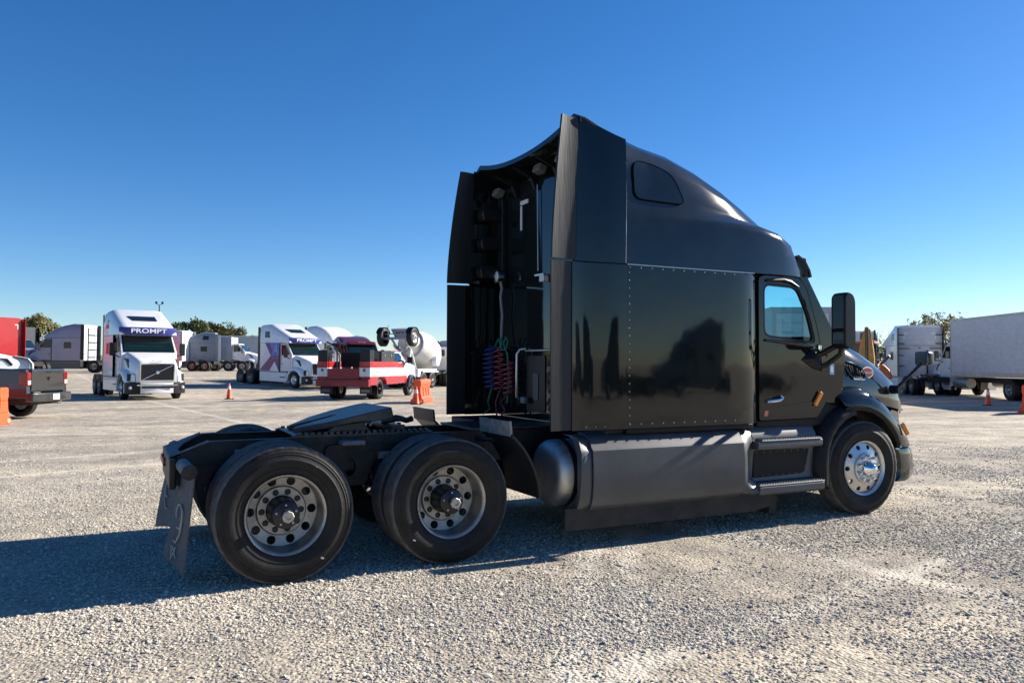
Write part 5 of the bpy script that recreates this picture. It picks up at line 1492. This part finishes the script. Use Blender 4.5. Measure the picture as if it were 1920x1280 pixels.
# ------------------------------------------------------------------ red and white service truck
def service_truck():
    t = thing('service_truck', 'red and white service truck with tool boxes, seen from behind next to the orange barrier', 'service truck', (2.25, 28.25, 0), R(51))
    t.scale = (1.06, 1.06, 1.06)
    # local: x forward, origin under rear axle
    for sd in (-1, 1):
        wheel(t, 0, sd * 1.12, sd, True, 0.43, 0.23, 'frame'); wheel(t, 0, sd * 0.85, sd, True, 0.43, 0.23)
        wheel(t, 4.1, sd * 1.0, sd, False, 0.43, 0.25, 'frame')
        MB().box(-1.3, 4.6, sd * 0.42, sd * 0.34, 0.60, 0.80).build('frame_rail', 'frame', t)
        # side tool body: red top, white band, red base
        MB().box(-1.30, 1.95, sd * 0.72, sd * 1.20, 1.36, 1.62).build('tool_body_top', 'red', t, bevel=0.02)
        MB().box(-1.30, 1.95, sd * 0.72, sd * 1.20, 0.98, 1.357).build('tool_body', 'white', t, bevel=0.01)
        arch = [(-1.30, 0.977), (-1.30, 0.62), (-0.58, 0.62), (-0.50, 0.80), (-0.30, 0.95), (0.30, 0.95), (0.50, 0.80), (0.58, 0.62), (1.95, 0.62), (1.95, 0.977)]
        MB().prism(arch, 'y', sd * 0.78, sd * 1.20).build('tool_body_base', 'red', t, bevel=0.01)
        for x_ in (-0.5, 0.75, 1.4):
            d_ = MB().box(x_ - 0.33, x_ + 0.27, sd * 1.20, sd * 1.212, 1.03, 1.33).build('compartment_door', 'white', t, bevel=0.005)
            MB().box(x_ - 0.05, x_ + 0.02, sd * 1.21, sd * 1.225, 1.16, 1.22).build('door_latch', 'blk', d_)
        MB().box(-1.315, -1.30, sd * 0.76, sd * 1.16, 1.02, 1.34).build('rear_panel', 'white', t)
        MB().lathe([(0, 0.07), (-0.02, 0.065), (-0.025, 0.001)], (-1.318, sd * 0.95, 1.25), 'x', 14).build('tail_light', 'dustgrey', t)
        MB().lathe([(0, 0.07), (-0.02, 0.065), (-0.025, 0.001)], (-1.318, sd * 0.95, 1.09), 'x', 14).build('reverse_light', 'whitelens', t)
        MB().box(-0.55, -0.52, sd * 0.72, sd * 1.22, 0.20, 0.58).build('mud_flap', 'blk', t)
        fl = MB().obox((-1.05, sd * 0.9, 0.43), (0.02, 0.52, 0.36)).build('rear_flap', 'blk', t)
        MB().obox((-1.065, sd * 0.9, 0.38), (0.01, 0.40, 0.13)).build('flap_plate', 'dustgrey', fl)
        # black boxes on top
        MB().box(-1.28, -0.80, sd * 0.74, sd * 1.18, 1.62, 2.10).build('top_box', 'blk', t, bevel=0.02)
    b2 = MB().box(0.0, 1.55, -1.18, -0.74, 1.62, 2.06).build('tool_chest', 'charcoal', t, bevel=0.02)
    for x_ in (0.35, 1.1):
        MB().box(x_ - 0.05, x_ + 0.05, -1.20, -1.18, 1.84, 1.94).build('chest_latch', 'steel', b2)
    MB().box(-1.32, -1.29, -0.72, 0.72, 0.66, 1.32)  .build('tailgate', 'red_shaded', t, bevel=0.01)
    MB().box(-1.45, -1.2, -1.2, 1.2, 0.56, 0.86).build('rear_bumper', 'red_shaded', t, bevel=0.03)
    MB().box(-1.28, 1.95, -0.72, 0.72, 0.82, 0.90).build('bed_floor', 'trim', t)
    MB().box(0.5, 1.4, -0.5, 0.4, 0.90, 1.75).build('compressor', 'charcoal', t, bevel=0.05)
    MB().tube([(0.2, -0.1, 0.9), (0.2, -0.1, 1.95)], 0.06, 8).build('crane_post', 'blk', t)
    MB().tube([(-0.9, 0.35, 0.9), (-0.9, 0.35, 1.9), (-0.9, 0.62, 2.2)], 0.03, 8).build('rack_post', 'blk', t)
    MB().box(-0.1, 0.0, -0.3, 0.65, 1.4, 2.0).build('cab_guard', 'trim', t)
    MB().tube([(-1.27, 0.3, 0.9), (-1.27, 0.3, 2.2), (-1.0, 0.9, 2.45)], 0.035, 8).build('hose_arm', 'blk', t)
    # cab
    cb = [(2.0, 0.62), (2.0, 1.55), (2.15, 2.05), (3.1, 2.08), (3.55, 1.60), (4.75, 1.45), (4.9, 0.62), (4.55, 0.62), (4.45, 0.90), (4.1, 1.0), (3.75, 0.90), (3.65, 0.62)]
    MB().loft([[(p[0], (-1.0 if p[1] < 1.7 else -0.82), p[1]) for p in cb], [(p[0], (1.0 if p[1] < 1.7 else 0.82), p[1]) for p in cb]]).build('cab', 'white', t, bevel=0.04)
    MB().box(2.1, 3.4, -0.78, 0.78, 2.09, 2.12).build('cab_roof', 'red', t, bevel=0.02)
    for sd in (-1, 1):
        MB().prism([(2.0, 0.64), (2.0, 0.97), (3.6, 0.97), (3.62, 0.64)], 'y', sd * 1.0, sd * 1.012).build('red_stripe', 'red', t)
        MB().prism([(2.0, 1.36), (2.0, 1.56), (3.5, 1.58), (3.6, 1.36)], 'y', sd * 1.0, sd * 1.010).build('red_stripe', 'red', t)
        quad('side_window', [(2.2, sd * 0.98, 1.62), (2.3, sd * 0.84, 2.02), (2.95, sd * 0.84, 2.02), (3.4, sd * 0.98, 1.62)], 'tealglass', t)
        m_ = MB().obox((3.35, sd * 1.25, 1.70), (0.12, 0.26, 0.30)).build('side_mirror', 'blk', t, bevel=0.03)
        MB().tube([(3.35, sd * 1.0, 1.60), (3.35, sd * 1.2, 1.62)], 0.03, 6).build('mirror_arm', 'blk', m_)
        MB().grid([[(4.1 + r_ * math.cos(R(a)), sd * y_, 0.43 + r_ * math.sin(R(a))) for a in range(0, 181, 18)] for r_, y_ in ((0.50, 1.14), (0.58, 1.13), (0.62, 0.98))]).build('fender_flare', 'charcoal', t)
    quad('windshield', [(3.13, -0.76, 2.05), (3.13, 0.76, 2.05), (3.56, 0.9, 1.63), (3.56, -0.9, 1.63)], 'tealglass', t)
    quad('rear_window', [(1.995, -0.75, 1.60), (1.995, 0.75, 1.60), (2.13, 0.7, 2.0), (2.13, -0.7, 2.0)], 'darkglass', t)
    return t
service_truck()

# ------------------------------------------------------------------ concrete mixer
def mixer():
    t = thing('concrete_mixer', 'white concrete mixer truck with its trailing booster axle folded up high', 'mixer truck', (8.9, 40.6, tz(9, 40.6)), R(45))
    # local: x forward, origin under the rear drive axle
    for sd in (-1, 1):
        for ax in (0.0, 1.35):
            wheel(t, ax, sd * 1.2, sd, True); wheel(t, ax, sd * 0.87, sd, True)
        wheel(t, 5.9, sd * 1.15, sd)
        MB().box(-1.1, 6.6, sd * 0.43, sd * 0.35, 0.80, 1.08).build('frame_rail', 'white', t)
        # rear fender boxes and pedestal legs
        MB().box(-1.0, 1.9, sd * 0.80, sd * 1.24, 1.10, 1.24).build('fender', 'white', t, bevel=0.03)
        MB().prism([(-1.0, 1.10), (-1.0, 0.75), (-0.7, 0.75), (-0.55, 1.10)], 'y', sd * 0.6, sd * 1.24).build('fender_end', 'white', t)
        MB().lathe([(0, 0.055), (-0.02, 0.05), (-0.025, 0.001)], (-1.002, sd * 0.95, 0.95), 'x', 12).build('tail_light', 'darkglass', t)
        MB().box(-0.98, -0.95, sd * 0.55, sd * 1.24, 0.25, 0.75).build('mud_flap', 'blk', t)
        MB().tube([(-0.7, sd * 0.42, 1.05), (-0.35, sd * 0.40, 2.5)], 0.09, 8).build('pedestal_leg', 'white', t)
        MB().tube([(0.5, sd * 0.42, 1.05), (-0.25, sd * 0.42, 2.4)], 0.06, 8).build('pedestal_brace', 'white', t)
    # drum: tilted axis from front low to rear high
    prof = [(0.0, 0.45), (0.05, 0.75), (0.9, 1.10), (1.6, 1.20), (2.3, 1.16), (3.2, 0.85), (3.9, 0.55), (4.05, 0.55), (4.1, 0.42)]
    dr = MB().lathe(prof, (0, 0, 0), 'x', 40, cap=True).build('mixing_drum', 'drum', t, smooth=50)
    dr.location = (3.75, 0, 1.98); dr.rotation_euler = (0, R(180 + 15), 0)
    rg = MB().lathe([(3.25, 0.86), (3.25, 0.92), (3.40, 0.92), (3.40, 0.80)], (0, 0, 0), 'x', 40).build('drum_ring', 'mixgrey', dr)
    # hopper and chute at the back
    hp = MB()
    hp.loft([[(-1.1, -0.62, 3.75), (-0.3, -0.62, 3.85), (-0.3, 0.62, 3.85), (-1.1, 0.62, 3.75)], [(-0.95, -0.34, 3.1), (-0.45, -0.34, 3.1), (-0.45, 0.34, 3.1), (-0.95, 0.34, 3.1)]])
    hp.build('charge_hopper', 'mixgrey', t)
    for y_ in (-0.2, 0, 0.2):
        MB().lathe([(0, 0.06), (-0.02, 0.05), (-0.025, 0.001)], (-1.09, y_, 3.5), 'x', 10).build('hopper_lamp', 'darkglass', t)
    L = []
    for k in range(9):
        a = R(200 + 140 * k / 8)
        L.append([(-1.0, 0.55 * math.cos(a), 2.95 + 0.55 * math.sin(a)), (-0.4, 0.42 * math.cos(a), 2.85 + 0.55 * math.sin(a))])
    cg = MB().grid(L).build('collector_chute', 'mixgrey', t)
    s2 = cg.modifiers.new('solid', 'SOLIDIFY'); s2.thickness = 0.03
    MB().tube([(-1.05, -0.25, 1.3), (-1.15, -0.05, 2.3)], 0.05, 8).build('chute_post', 'white', t)
    MB().tube([(-0.85, 0.0, 2.35), (-1.55, 0.55, 1.45)], 0.06, 8).build('chute_arm', 'white', t)
    ch = MB().lathe([(0, 0.32), (0.04, 0.33), (0.045, 0.001)], (0, 0, 0), 'x', 24).build('chute_disc', 'greybox', t)
    ch.location = (-1.3, 0.45, 2.05)
    # booster axle folded up
    bx = -1.35
    MB().tube([(bx, -0.95, 3.15), (bx, 0.95, 3.15)], 0.085, 10).build('booster_axle', 'mixgrey', t)
    for sd in (-1, 1):
        w_ = wheel(t, bx, sd * 1.20, sd, False, 0.58, 0.36); w_.location.z = 3.22
        MB().grid([[(bx + 0.64 * math.cos(R(a)), sd * y_, 3.22 + 0.64 * math.sin(R(a))) for a in range(20, 161, 20)] for y_ in (0.82, 1.22)]).build('booster_fender', 'blk', t)
        MB().tube([(bx, sd * 0.45, 3.15), (-0.5, sd * 0.42, 2.5)], 0.07, 8).build('booster_arm', 'mixgrey', t)
    MB().tube([(bx - 0.1, -0.85, 3.42), (bx - 0.1, 0.85, 3.42)], 0.03, 8).build('ladder_rail', 'mixgrey', t)
    MB().tube([(bx - 0.1, 0.62, 4.0), (bx - 0.1, 0.62, 3.0)], 0.025, 8).build('ladder_post', 'mixgrey', t)
    MB().lathe([(0, 0.33), (0.9, 0.33), (0.95, 0.2), (0.96, 0.001)], (1.9, -1.0, 1.75), 'y', 20, sgn=-0.35).build('water_tank', 'white', t)
    cabp = [(4.6, 0.9), (4.6, 2.75), (5.7, 2.75), (6.1, 1.9), (7.0, 1.7), (7.1, 0.8)]
    MB().loft([[(p[0], -1.1, p[1]) for p in cabp], [(p[0], 1.1, p[1]) for p in cabp]]).build('cab', 'white', t, bevel=0.05)
    quad('rear_window', [(4.594, -0.6, 2.1), (4.594, 0.6, 2.1), (4.594, 0.6, 2.55), (4.594, -0.6, 2.55)], 'darkglass', t)
    return t
mixer()

# ------------------------------------------------------------------ grey pickup at the left edge
def pickup():
    t = thing('pickup_truck', 'dark grey pickup truck cut by the left edge, tailgate towards the camera', 'pickup truck', (-10.45, 19.75, 0), R(154))
    # local: x forward, origin below rear axle
    lower = [(-1.28, 0.62), (-1.25, 1.02), (-1.22, 1.42), (0.9, 1.44), (0.9, 0.55), (0.62, 0.55), (0.56, 0.78), (0.30, 0.98), (0, 1.02), (-0.30, 0.98), (-0.56, 0.78), (-0.62, 0.60)]
    for sd in (-1, 1):
        MB().loft([[(p[0], sd * 0.99 if p[1] < 1.3 else sd * 0.96, p[1]) for p in lower], [(p[0], sd * 0.80, p[1]) for p in lower]]).build('bed_side', 'charcoal', t, bevel=0.03)
        wheel(t, 0, sd * 0.99, sd, True, 0.42, 0.27); wheel(t, 3.8, sd * 0.99, sd, False, 0.42, 0.27)
        tl = MB().box(-1.285, -1.05, sd * 0.80, sd * 0.995, 0.96, 1.36).build('tail_light', 'redlens', t, bevel=0.03)
        MB().box(-1.292, -1.2, sd * 0.83, sd * 0.965, 1.00, 1.12).build('reverse_lens', 'whitelens', tl, bevel=0.01)
        MB().box(-1.30, -1.28, sd * 0.84, sd * 0.96, 1.14, 1.16).build('lamp_divider', 'blk', tl)
    tg = MB().prism([(-1.27, 0.80), (-1.29, 0.95), (-1.27, 1.28), (-1.30, 1.36), (-1.28, 1.44), (-1.20, 1.44), (-1.20, 0.80)], 'y', -0.79, 0.79).build('tailgate', 'charcoal', t, bevel=0.015)
    MB().box(-1.305, -1.27, -0.14, 0.14, 1.33, 1.38).build('tailgate_handle', 'blk', tg, bevel=0.01)
    em = MB().prism([(-0.06, 1.22), (-0.02, 1.22), (0.0, 1.18), (0.02, 1.22), (0.06, 1.22), (0.05, 1.17), (0.0, 1.10), (-0.05, 1.17)], 'x', -1.30, -1.275).build('emblem', 'chrome', tg)
    MB().box(-1.22, 0.9, -0.82, 0.82, 0.78, 0.84).build('bed_floor', 'blk', t)
    bp_ = [(-1.22, -0.99), (-1.42, -0.96), (-1.50, -0.80), (-1.52, 0), (-1.50, 0.80), (-1.42, 0.96), (-1.22, 0.99)]
    B = MB().prism(bp_, 'z', 0.52, 0.76).build('rear_bumper', 'charcoal', t, bevel=0.03)
    MB().box(-1.535, -1.51, -0.16, 0.16, 0.56, 0.72).build('licence_plate', 'wtext', B)
    MB().tube([(-1.45, 0, 0.46), (-1.65, 0, 0.46), (-1.65, 0, 0.54)], 0.03, 8).build('tow_hitch', 'steel', B)
    MB().box(-1.2, 3.0, -0.7, 0.7, 0.42, 0.60).build('chassis', 'frame', t)
    cb = [(0.92, 0.55), (0.92, 1.48), (1.15, 1.95), (2.5, 1.98), (3.2, 1.42), (4.7, 1.30), (4.8, 0.6), (4.4, 0.6), (4.2, 0.95), (3.8, 1.05), (3.4, 0.95), (3.2, 0.6)]
    MB().loft([[(p[0], (-0.98 if p[1] < 1.5 else -0.78), p[1]) for p in cb], [(p[0], (0.98 if p[1] < 1.5 else 0.78), p[1]) for p in cb]]).build('cab', 'charcoal', t, bevel=0.05)
    for sd in (-1, 1):
        quad('side_window', [(1.15, sd * 0.97, 1.50), (1.25, sd * 0.80, 1.90), (2.4, sd * 0.80, 1.90), (2.95, sd * 0.97, 1.50)], 'darkglass', t)
    quad('rear_window', [(0.915, -0.7, 1.50), (0.915, 0.7, 1.50), (1.12, 0.66, 1.9), (1.12, -0.66, 1.9)], 'darkglass', t)
    return t
pickup()

# ------------------------------------------------------------------ backhoe
def backhoe():
    t = thing('backhoe', 'yellow backhoe with upright folded boom behind the hood of the black tractor', 'backhoe', (27.2, 21.3, 0), R(32))
    for sd in (-1, 1):
        wheel(t, 0, sd * 0.95, sd, True, 0.72, 0.45); wheel(t, 2.2, sd * 0.85, sd, False, 0.48, 0.35)
        for x_ in (-0.55, 0.75):
            MB().box(x_ - 0.04, x_ + 0.04, sd * 0.72, sd * 0.64, 1.2, 2.72).build('cab_post', 'blk', t)
    MB().box(-0.7, 2.7, -0.5, 0.5, 0.7, 1.25).build('chassis', 'yellow', t, bevel=0.05)
    MB().prism([(0.8, 1.25), (0.8, 1.75), (2.3, 1.65), (2.6, 1.4), (2.6, 1.25)], 'y', -0.45, 0.45).build('hood', 'yellow', t, bevel=0.04)
    MB().box(-0.75, 0.95, -0.82, 0.82, 2.72, 2.86).build('cab_roof', 'rust', t, bevel=0.04)
    for sd in (-1, 1):
        MB().box(-0.50, 0.70, sd * 0.68, sd * 0.672, 1.3, 2.70).build('cab_window', 'darkglass', t)
    MB().box(-0.57, -0.55, -0.62, 0.62, 1.5, 2.7).build('cab_window', 'darkglass', t)
    MB().box(-0.3, 0.2, -0.3, 0.3, 1.25, 1.9).build('seat', 'blk', t, bevel=0.06)
    # boom folded upright behind the cab
    def bx4(x0, x1, y0, y1, z):
        return [(x0, y0, z), (x1, y0, z), (x1, y1, z), (x0, y1, z)]
    MB().loft([bx4(-1.35, -0.95, -0.48, -0.10, 0.9), bx4(-1.45, -0.90, -0.50, -0.12, 1.9), bx4(-1.42, -0.95, -0.47, -0.24, 2.7), bx4(-1.30, -1.05, -0.48, -0.36, 3.35)]).build('boom', 'yellow', t, bevel=0.02)
    MB().loft([bx4(-1.75, -1.45, -0.92, -0.66, 1.2), bx4(-1.78, -1.40, -0.92, -0.66, 2.0), bx4(-1.65, -1.40, -0.80, -0.66, 3.0), bx4(-1.50, -1.35, -0.72, -0.62, 3.45)]).build('dipper_arm', 'yellow', t, bevel=0.02)
    MB().tube([(-1.40, -0.58, 1.2), (-1.34, -0.56, 2.4), (-1.28, -0.54, 3.4)], [0.09, 0.09, 0.06], 8).build('boom_cylinder', 'grease', t)
    MB().tube([(-1.15, -0.48, 3.15), (-1.30, -0.53, 3.55)], [0.12, 0.09], 8).build('boom_head', 'bark', t)
    MB().tube([(-1.1, -0.25, 2.9), (-1.2, -0.28, 3.3)], 0.09, 8).build('boom_link', 'grease', t)
    MB().tube([(-1.3, -0.9, 2.9), (-1.35, -0.9, 3.4)], 0.05, 8).build('boom_link', 'grease', t)
    MB().prism([(-1.3, 0.9), (-1.0, 0.8), (-1.0, 1.3), (-1.3, 1.35)], 'y', -0.65, 0.65).build('swing_frame', 'yellow', t)
    bk = MB().prism([(-1.72, 1.0), (-1.45, 0.86), (-1.14, 1.02), (-1.10, 1.35), (-1.20, 1.72), (-1.36, 1.62), (-1.56, 1.42)], 'x', -1.75, -1.3).build('bucket', 'rust', t, bevel=0.03)
    MB().tube([(-1.5, -1.2, 1.7), (-1.6, -1.6, 2.1)], 0.07, 8).build('bucket_link', 'grease', bk)
    return t
backhoe()

# ------------------------------------------------------------------ cones and barriers
def cone(label, x, y, lean=0):
    t = thing('traffic_cone', label, 'traffic cone', (x, y, 0), random.random(), 'orange traffic cones')
    c = MB().prism(rrect(-0.18, 0.18, -0.18, 0.18, 0.04), 'z', 0.0, 0.035).build('cone_base', 'blk', t, bevel=0.006)
    MB().lathe([(0.035, 0.135), (0.05, 0.125), (0.40, 0.076), (0.70, 0.032), (0.71, 0.028), (0.71, 0.018)], (0, 0, 0), 'z', 24).build('cone_body', 'orange', t)
    MB().lathe([(0.44, 0.0745), (0.44, 0.0755), (0.59, 0.0535), (0.59, 0.050)], (0, 0, 0), 'z', 24).build('cone_collar', 'conew', t)
    return t
cone('orange cone alone on open gravel, left of the red service truck', -3.10, 29.9)
cone('orange cone leaning close against the end of the water barrier near the service truck', 3.15, 22.48)
cone('orange cone in front of the rear wheel of the box truck', 24.3, 12.7)
cone('orange cone peeping out behind the front fender of the black tractor', 18.05, 12.15)

def barrier(label, x, y, head):
    t = thing('water_barrier', label, 'barrier', (x, y, 0), R(head), 'orange water filled barriers')
    prof = [(-0.28, 0.0), (0.28, 0.0), (0.28, 0.14), (0.20, 0.20), (0.15, 0.42), (0.135, 0.68), (0.16, 0.72), (0.16, 0.92), (0.13, 0.97), (-0.13, 0.97), (-0.16, 0.92), (-0.16, 0.72), (-0.135, 0.68), (-0.15, 0.42), (-0.20, 0.20), (-0.28, 0.14)]
    low = [(-0.28, 0.0), (0.28, 0.0), (0.28, 0.14), (0.20, 0.20), (0.175, 0.31), (-0.175, 0.31), (-0.20, 0.20), (-0.28, 0.14)]
    top = [(0.139, 0.62), (0.135, 0.68), (0.16, 0.72), (0.16, 0.92), (0.13, 0.97), (-0.13, 0.97), (-0.16, 0.92), (-0.16, 0.72), (-0.135, 0.68), (-0.139, 0.62)]
    midp = [(0.175, 0.312), (0.15, 0.42), (0.139, 0.618), (-0.139, 0.618), (-0.15, 0.42), (-0.175, 0.312)]
    MB().prism(low, 'x', -0.95, 0.95).build('barrier_foot', 'orange', t, bevel=0.02)
    MB().prism(top, 'x', -0.95, 0.95).build('barrier_top', 'orange', t, bevel=0.02)
    for x0, x1 in ((-0.95, -0.52), (-0.36, -0.02), (0.14, 0.46), (0.62, 0.95)):
        MB().prism(midp, 'x', x0, x1).build('barrier_web', 'orange', t, bevel=0.015)
    MB().lathe([(0, 0.06), (0.02, 0.055), (0.022, 0.001)], (0.6, 0, 0.97), 'z', 12).build('fill_cap', 'conew', t)
    MB().lathe([(0, 0.05), (-0.02, 0.045), (-0.022, 0.001)], (-0.95, -0.16, 0.09), 'x', 12).build('drain_plug', 'conew', t)
    return t
barrier('orange water barrier with a cone against its end, right of the service truck', 3.90, 23.87, 58)
barrier('orange water barrier at the left edge in front of the grey pickup', -10.92, 17.40, 150)
barrier('orange water barrier at the right edge beside the box truck rear wheel', 20.9, 9.0, 20)

# ------------------------------------------------------------------ floodlight pole
def lamp():
    t = thing('light_pole', 'tall dark pole with twin floodlights above the far trucks', 'light pole', (-4.55, 74.0, 0.8))
    MB().tube([(0, 0, 0), (0, 0, 6.3)], [0.09, 0.045], 8).build('pole', 'blk', t)
    MB().tube([(-0.20, 0, 6.45), (-0.16, 0, 6.36), (0, 0, 6.30), (0.16, 0, 6.36), (0.20, 0, 6.45)], 0.025, 6).build('cross_arm', 'blk', t)
    for sd in (-1, 1):
        MB().obox((sd * 0.26, -0.05, 6.52), (0.17, 0.16, 0.22), (R(30), 0, sd * R(20))).build('floodlight', 'blk', t, bevel=0.03)
    return t
lamp()

# ------------------------------------------------------------------ trees
def tree_meshes(seed, h, cw, nleaf, leaf, m, trunk_r=0.22, bare=False):
    rnd = random.Random(seed)
    tr = MB(); tips = []
    tr.tube([(0, 0, -0.3), (0.05, 0, h * 0.18), (rnd.uniform(-.2, .2), rnd.uniform(-.2, .2), h * 0.45), (rnd.uniform(-.3, .3), rnd.uniform(-.3, .3), h * 0.8)], [trunk_r, trunk_r * 0.8, trunk_r * 0.55, trunk_r * 0.15], 7)
    nb = 16 if bare else 11
    for k in range(nb):
        a = rnd.uniform(0, 6.28); z0 = h * rnd.uniform(0.2, 0.65); l = cw * rnd.uniform(0.5, 1.0)
        e = Vector((l * math.cos(a), l * math.sin(a), z0 + l * rnd.uniform(0.3, 1.1)))
        e.z = min(e.z, h * 0.98)
        mid = Vector((e.x * 0.5, e.y * 0.5, z0 + (e.z - z0) * 0.4))
        tr.tube([(0, 0, z0), tuple(mid), tuple(e)], [trunk_r * 0.32, trunk_r * 0.2, 0.015], 5)
        tips.append((e, cw * rnd.uniform(0.24, 0.44)))
        if bare:
            for q in range(5):
                e2 = mid.lerp(e, rnd.random()) + Vector((rnd.gauss(0, .35), rnd.gauss(0, .35), rnd.uniform(0.3, 1.2)))
                tr.tube([tuple(mid.lerp(e, 0.5)), tuple(e2)], [0.025, 0.008], 4)
                tips.append((e2, 0.35))
    for k in range(5):
        tips.append((Vector((rnd.gauss(0, cw * 0.25), rnd.gauss(0, cw * 0.25), h * rnd.uniform(0.62, 0.97))), cw * rnd.uniform(0.25, 0.4)))
    lf = MB(); V = []; F = []
    for k in range(nleaf):
        c, rr = tips[rnd.randrange(len(tips))]
        d_ = Vector((rnd.gauss(0, 1), rnd.gauss(0, 1), rnd.gauss(0, 0.8)))
        d_ = d_.normalized() * rr * rnd.random() ** 0.45
        p = c + d_
        a = Vector((rnd.gauss(0, 1), rnd.gauss(0, 1), rnd.gauss(0, 1))).normalized(); b = a.orthogonal().normalized()
        s = leaf * rnd.uniform(0.6, 1.4); n = len(V)
        V += [tuple(p + a * s), tuple(p + b * s * 0.6), tuple(p - a * s), tuple(p - b * s * 0.6)]
        F.append((n, n + 1, n + 2, n + 3))
    lf.add(V, F)
    return make_mesh(tr, 'trunk', 'bark'), make_mesh(lf, 'crown', m, 0)
def plant_tree(label, meshes, x, y, s, rz, group, z=0.7):
    t = thing('tree', label, 'tree', (x, y, z), rz, group)
    t.scale = (s, s, s)
    put('trunk', meshes[0], t); put('crown', meshes[1], t)
    return t
TA = tree_meshes(1, 8.0, 3.2, 4200, 0.20, 'leaf_dark')
TB = tree_meshes(5, 7.5, 3.6, 4200, 0.20, 'leaf_olive')
TC = tree_meshes(9, 9.8, 2.6, 1500, 0.13, 'leaf_yellow', 0.14, True)
TD = tree_meshes(12, 9.8, 2.6, 520, 0.09, 'leaf_yellow', 0.12, True)
GL, GM, GR = 'broadleaf trees beyond the left trucks', 'broadleaf trees beyond the far row', 'thin autumn trees behind the white tractor'

plant_tree('round topped olive tree just right of the bright red tractor', TB, -19.6, 127.5, 1.0, 0.3, GL)
plant_tree('lower dark tree above the lilac day cab', TA, -16.9, 130.3, 0.84, 1.7, GL)
plant_tree('dark tree whose top shows above the red tractor roof', TA, -22.0, 131.6, 0.92, 2.9, GL)
plant_tree('small dark tree nearest the lettered white tractor, left end of the far tree row', TA, 0.6, 128.6, 0.82, 0.4, GM)
plant_tree('tallest dark tree of the far row, above the pale extender', TA, 3.0, 130.9, 1.04, 2.2, GM)
plant_tree('broad dark tree above the blue grey sleeper tractor', TB, 5.6, 132.2, 0.98, 4.0, GM)
plant_tree('olive tree above the far box truck', TB, 8.6, 133.4, 0.88, 1.1, GM)
TY2 = tree_meshes(21, 7.5, 3.2, 3600, 0.20, 'leaf_yellow')
plant_tree('yellowing tree above the white front of the far box truck', TY2, 10.4, 135.6, 0.72, 5.0, GM)
plant_tree('dark tree over the cab of the far box truck', TA, 13.2, 139.9, 0.74, 3.3, GM)
plant_tree('olive tree next to the blue and plum decorated tractor', TB, 15.8, 141.0, 0.76, 0.9, GM)
plant_tree('dark tree mostly behind the blue and plum decorated tractor', TA, 18.5, 138.0, 0.78, 2.0, GM)
plant_tree('nearly bare tree right of the backhoe boom', TD, 85.0, 64.4, 0.80, 0.5, GR, 0)
plant_tree('nearly bare thin tree above the white tractor side', TD, 87.3, 63.2, 0.78, 2.5, GR, 0)
plant_tree('thin tree above the left half of the white back wall', TC, 85.8, 60.2, 0.84, 1.2, GR, 0)
plant_tree('yellow leaved thin tree above the middle of the white back wall', TC, 84.1, 58.2, 0.92, 3.9, GR, 0)
plant_tree('yellow leaved tree at the right edge of the white back wall', TC, 83.0, 55.9, 0.98, 5.4, GR, 0)
plant_tree('yellow leaved tree just left of the box truck', TC, 82.2, 54.2, 0.97, 0.1, GR, 0)
plant_tree('thin tree mostly behind the box truck', TD, 93.0, 60.4, 0.85, 4.4, GR, 0)

def treeline():
    rng = np.random.default_rng(8)
    V = []; F = []
    N = 15000
    for k in range(N):
        a = R(rng.uniform(20, 125)); d_ = rng.uniform(190, 230)
        hh = 4.6 + 0.9 * math.sin(a * 23) + 0.8 * math.sin(a * 57 + 1) + 0.7 * math.sin(a * 141)
        p = Vector((CAM.x + d_ * math.cos(a), CAM.y + d_ * math.sin(a), 0.5 + max(0.3, hh) * rng.random() ** 0.7))
        n = len(V); s = rng.uniform(0.35, 0.9)
        u_ = Vector(rng.normal(0, 1, 3)).normalized(); w_ = u_.orthogonal().normalized()
        V += [tuple(p + u_ * s), tuple(p + w_ * s * .7), tuple(p - u_ * s), tuple(p - w_ * s * .7)]
        F.append((n, n + 1, n + 2, n + 3))
    MB().add(V, F).build('treeline', 'leaf_dark', smooth=0, kind='stuff')['label'] = 'low far woodland along the horizon behind the yard'
treeline()

# vehicles across the aisle, out of the frame, that the black paint reflects
Q1 = tractor('semi_tractor', 'dark tractor across the aisle, visible only as a dark reflection in the sleeper wall', (8.0, -27.0, 0), 186, 'darkpaint', 'dome', tape=False, detail=False)
Q2 = tractor('semi_tractor', 'grey tractor across the aisle, visible only as a reflection in the cab door', (19.5, -30.0, 0), 192, 'greytruck', 'dome', tape=False, detail=False)

# crisp rims on every thin shell
for o in list(bpy.data.objects):
    if o.type == 'MESH' and any(m.type == 'SOLIDIFY' for m in o.modifiers) and not any(m.type == 'SUBSURF' for m in o.modifiers):
        es = o.modifiers.new('split', 'EDGE_SPLIT'); es.split_angle = R(50)
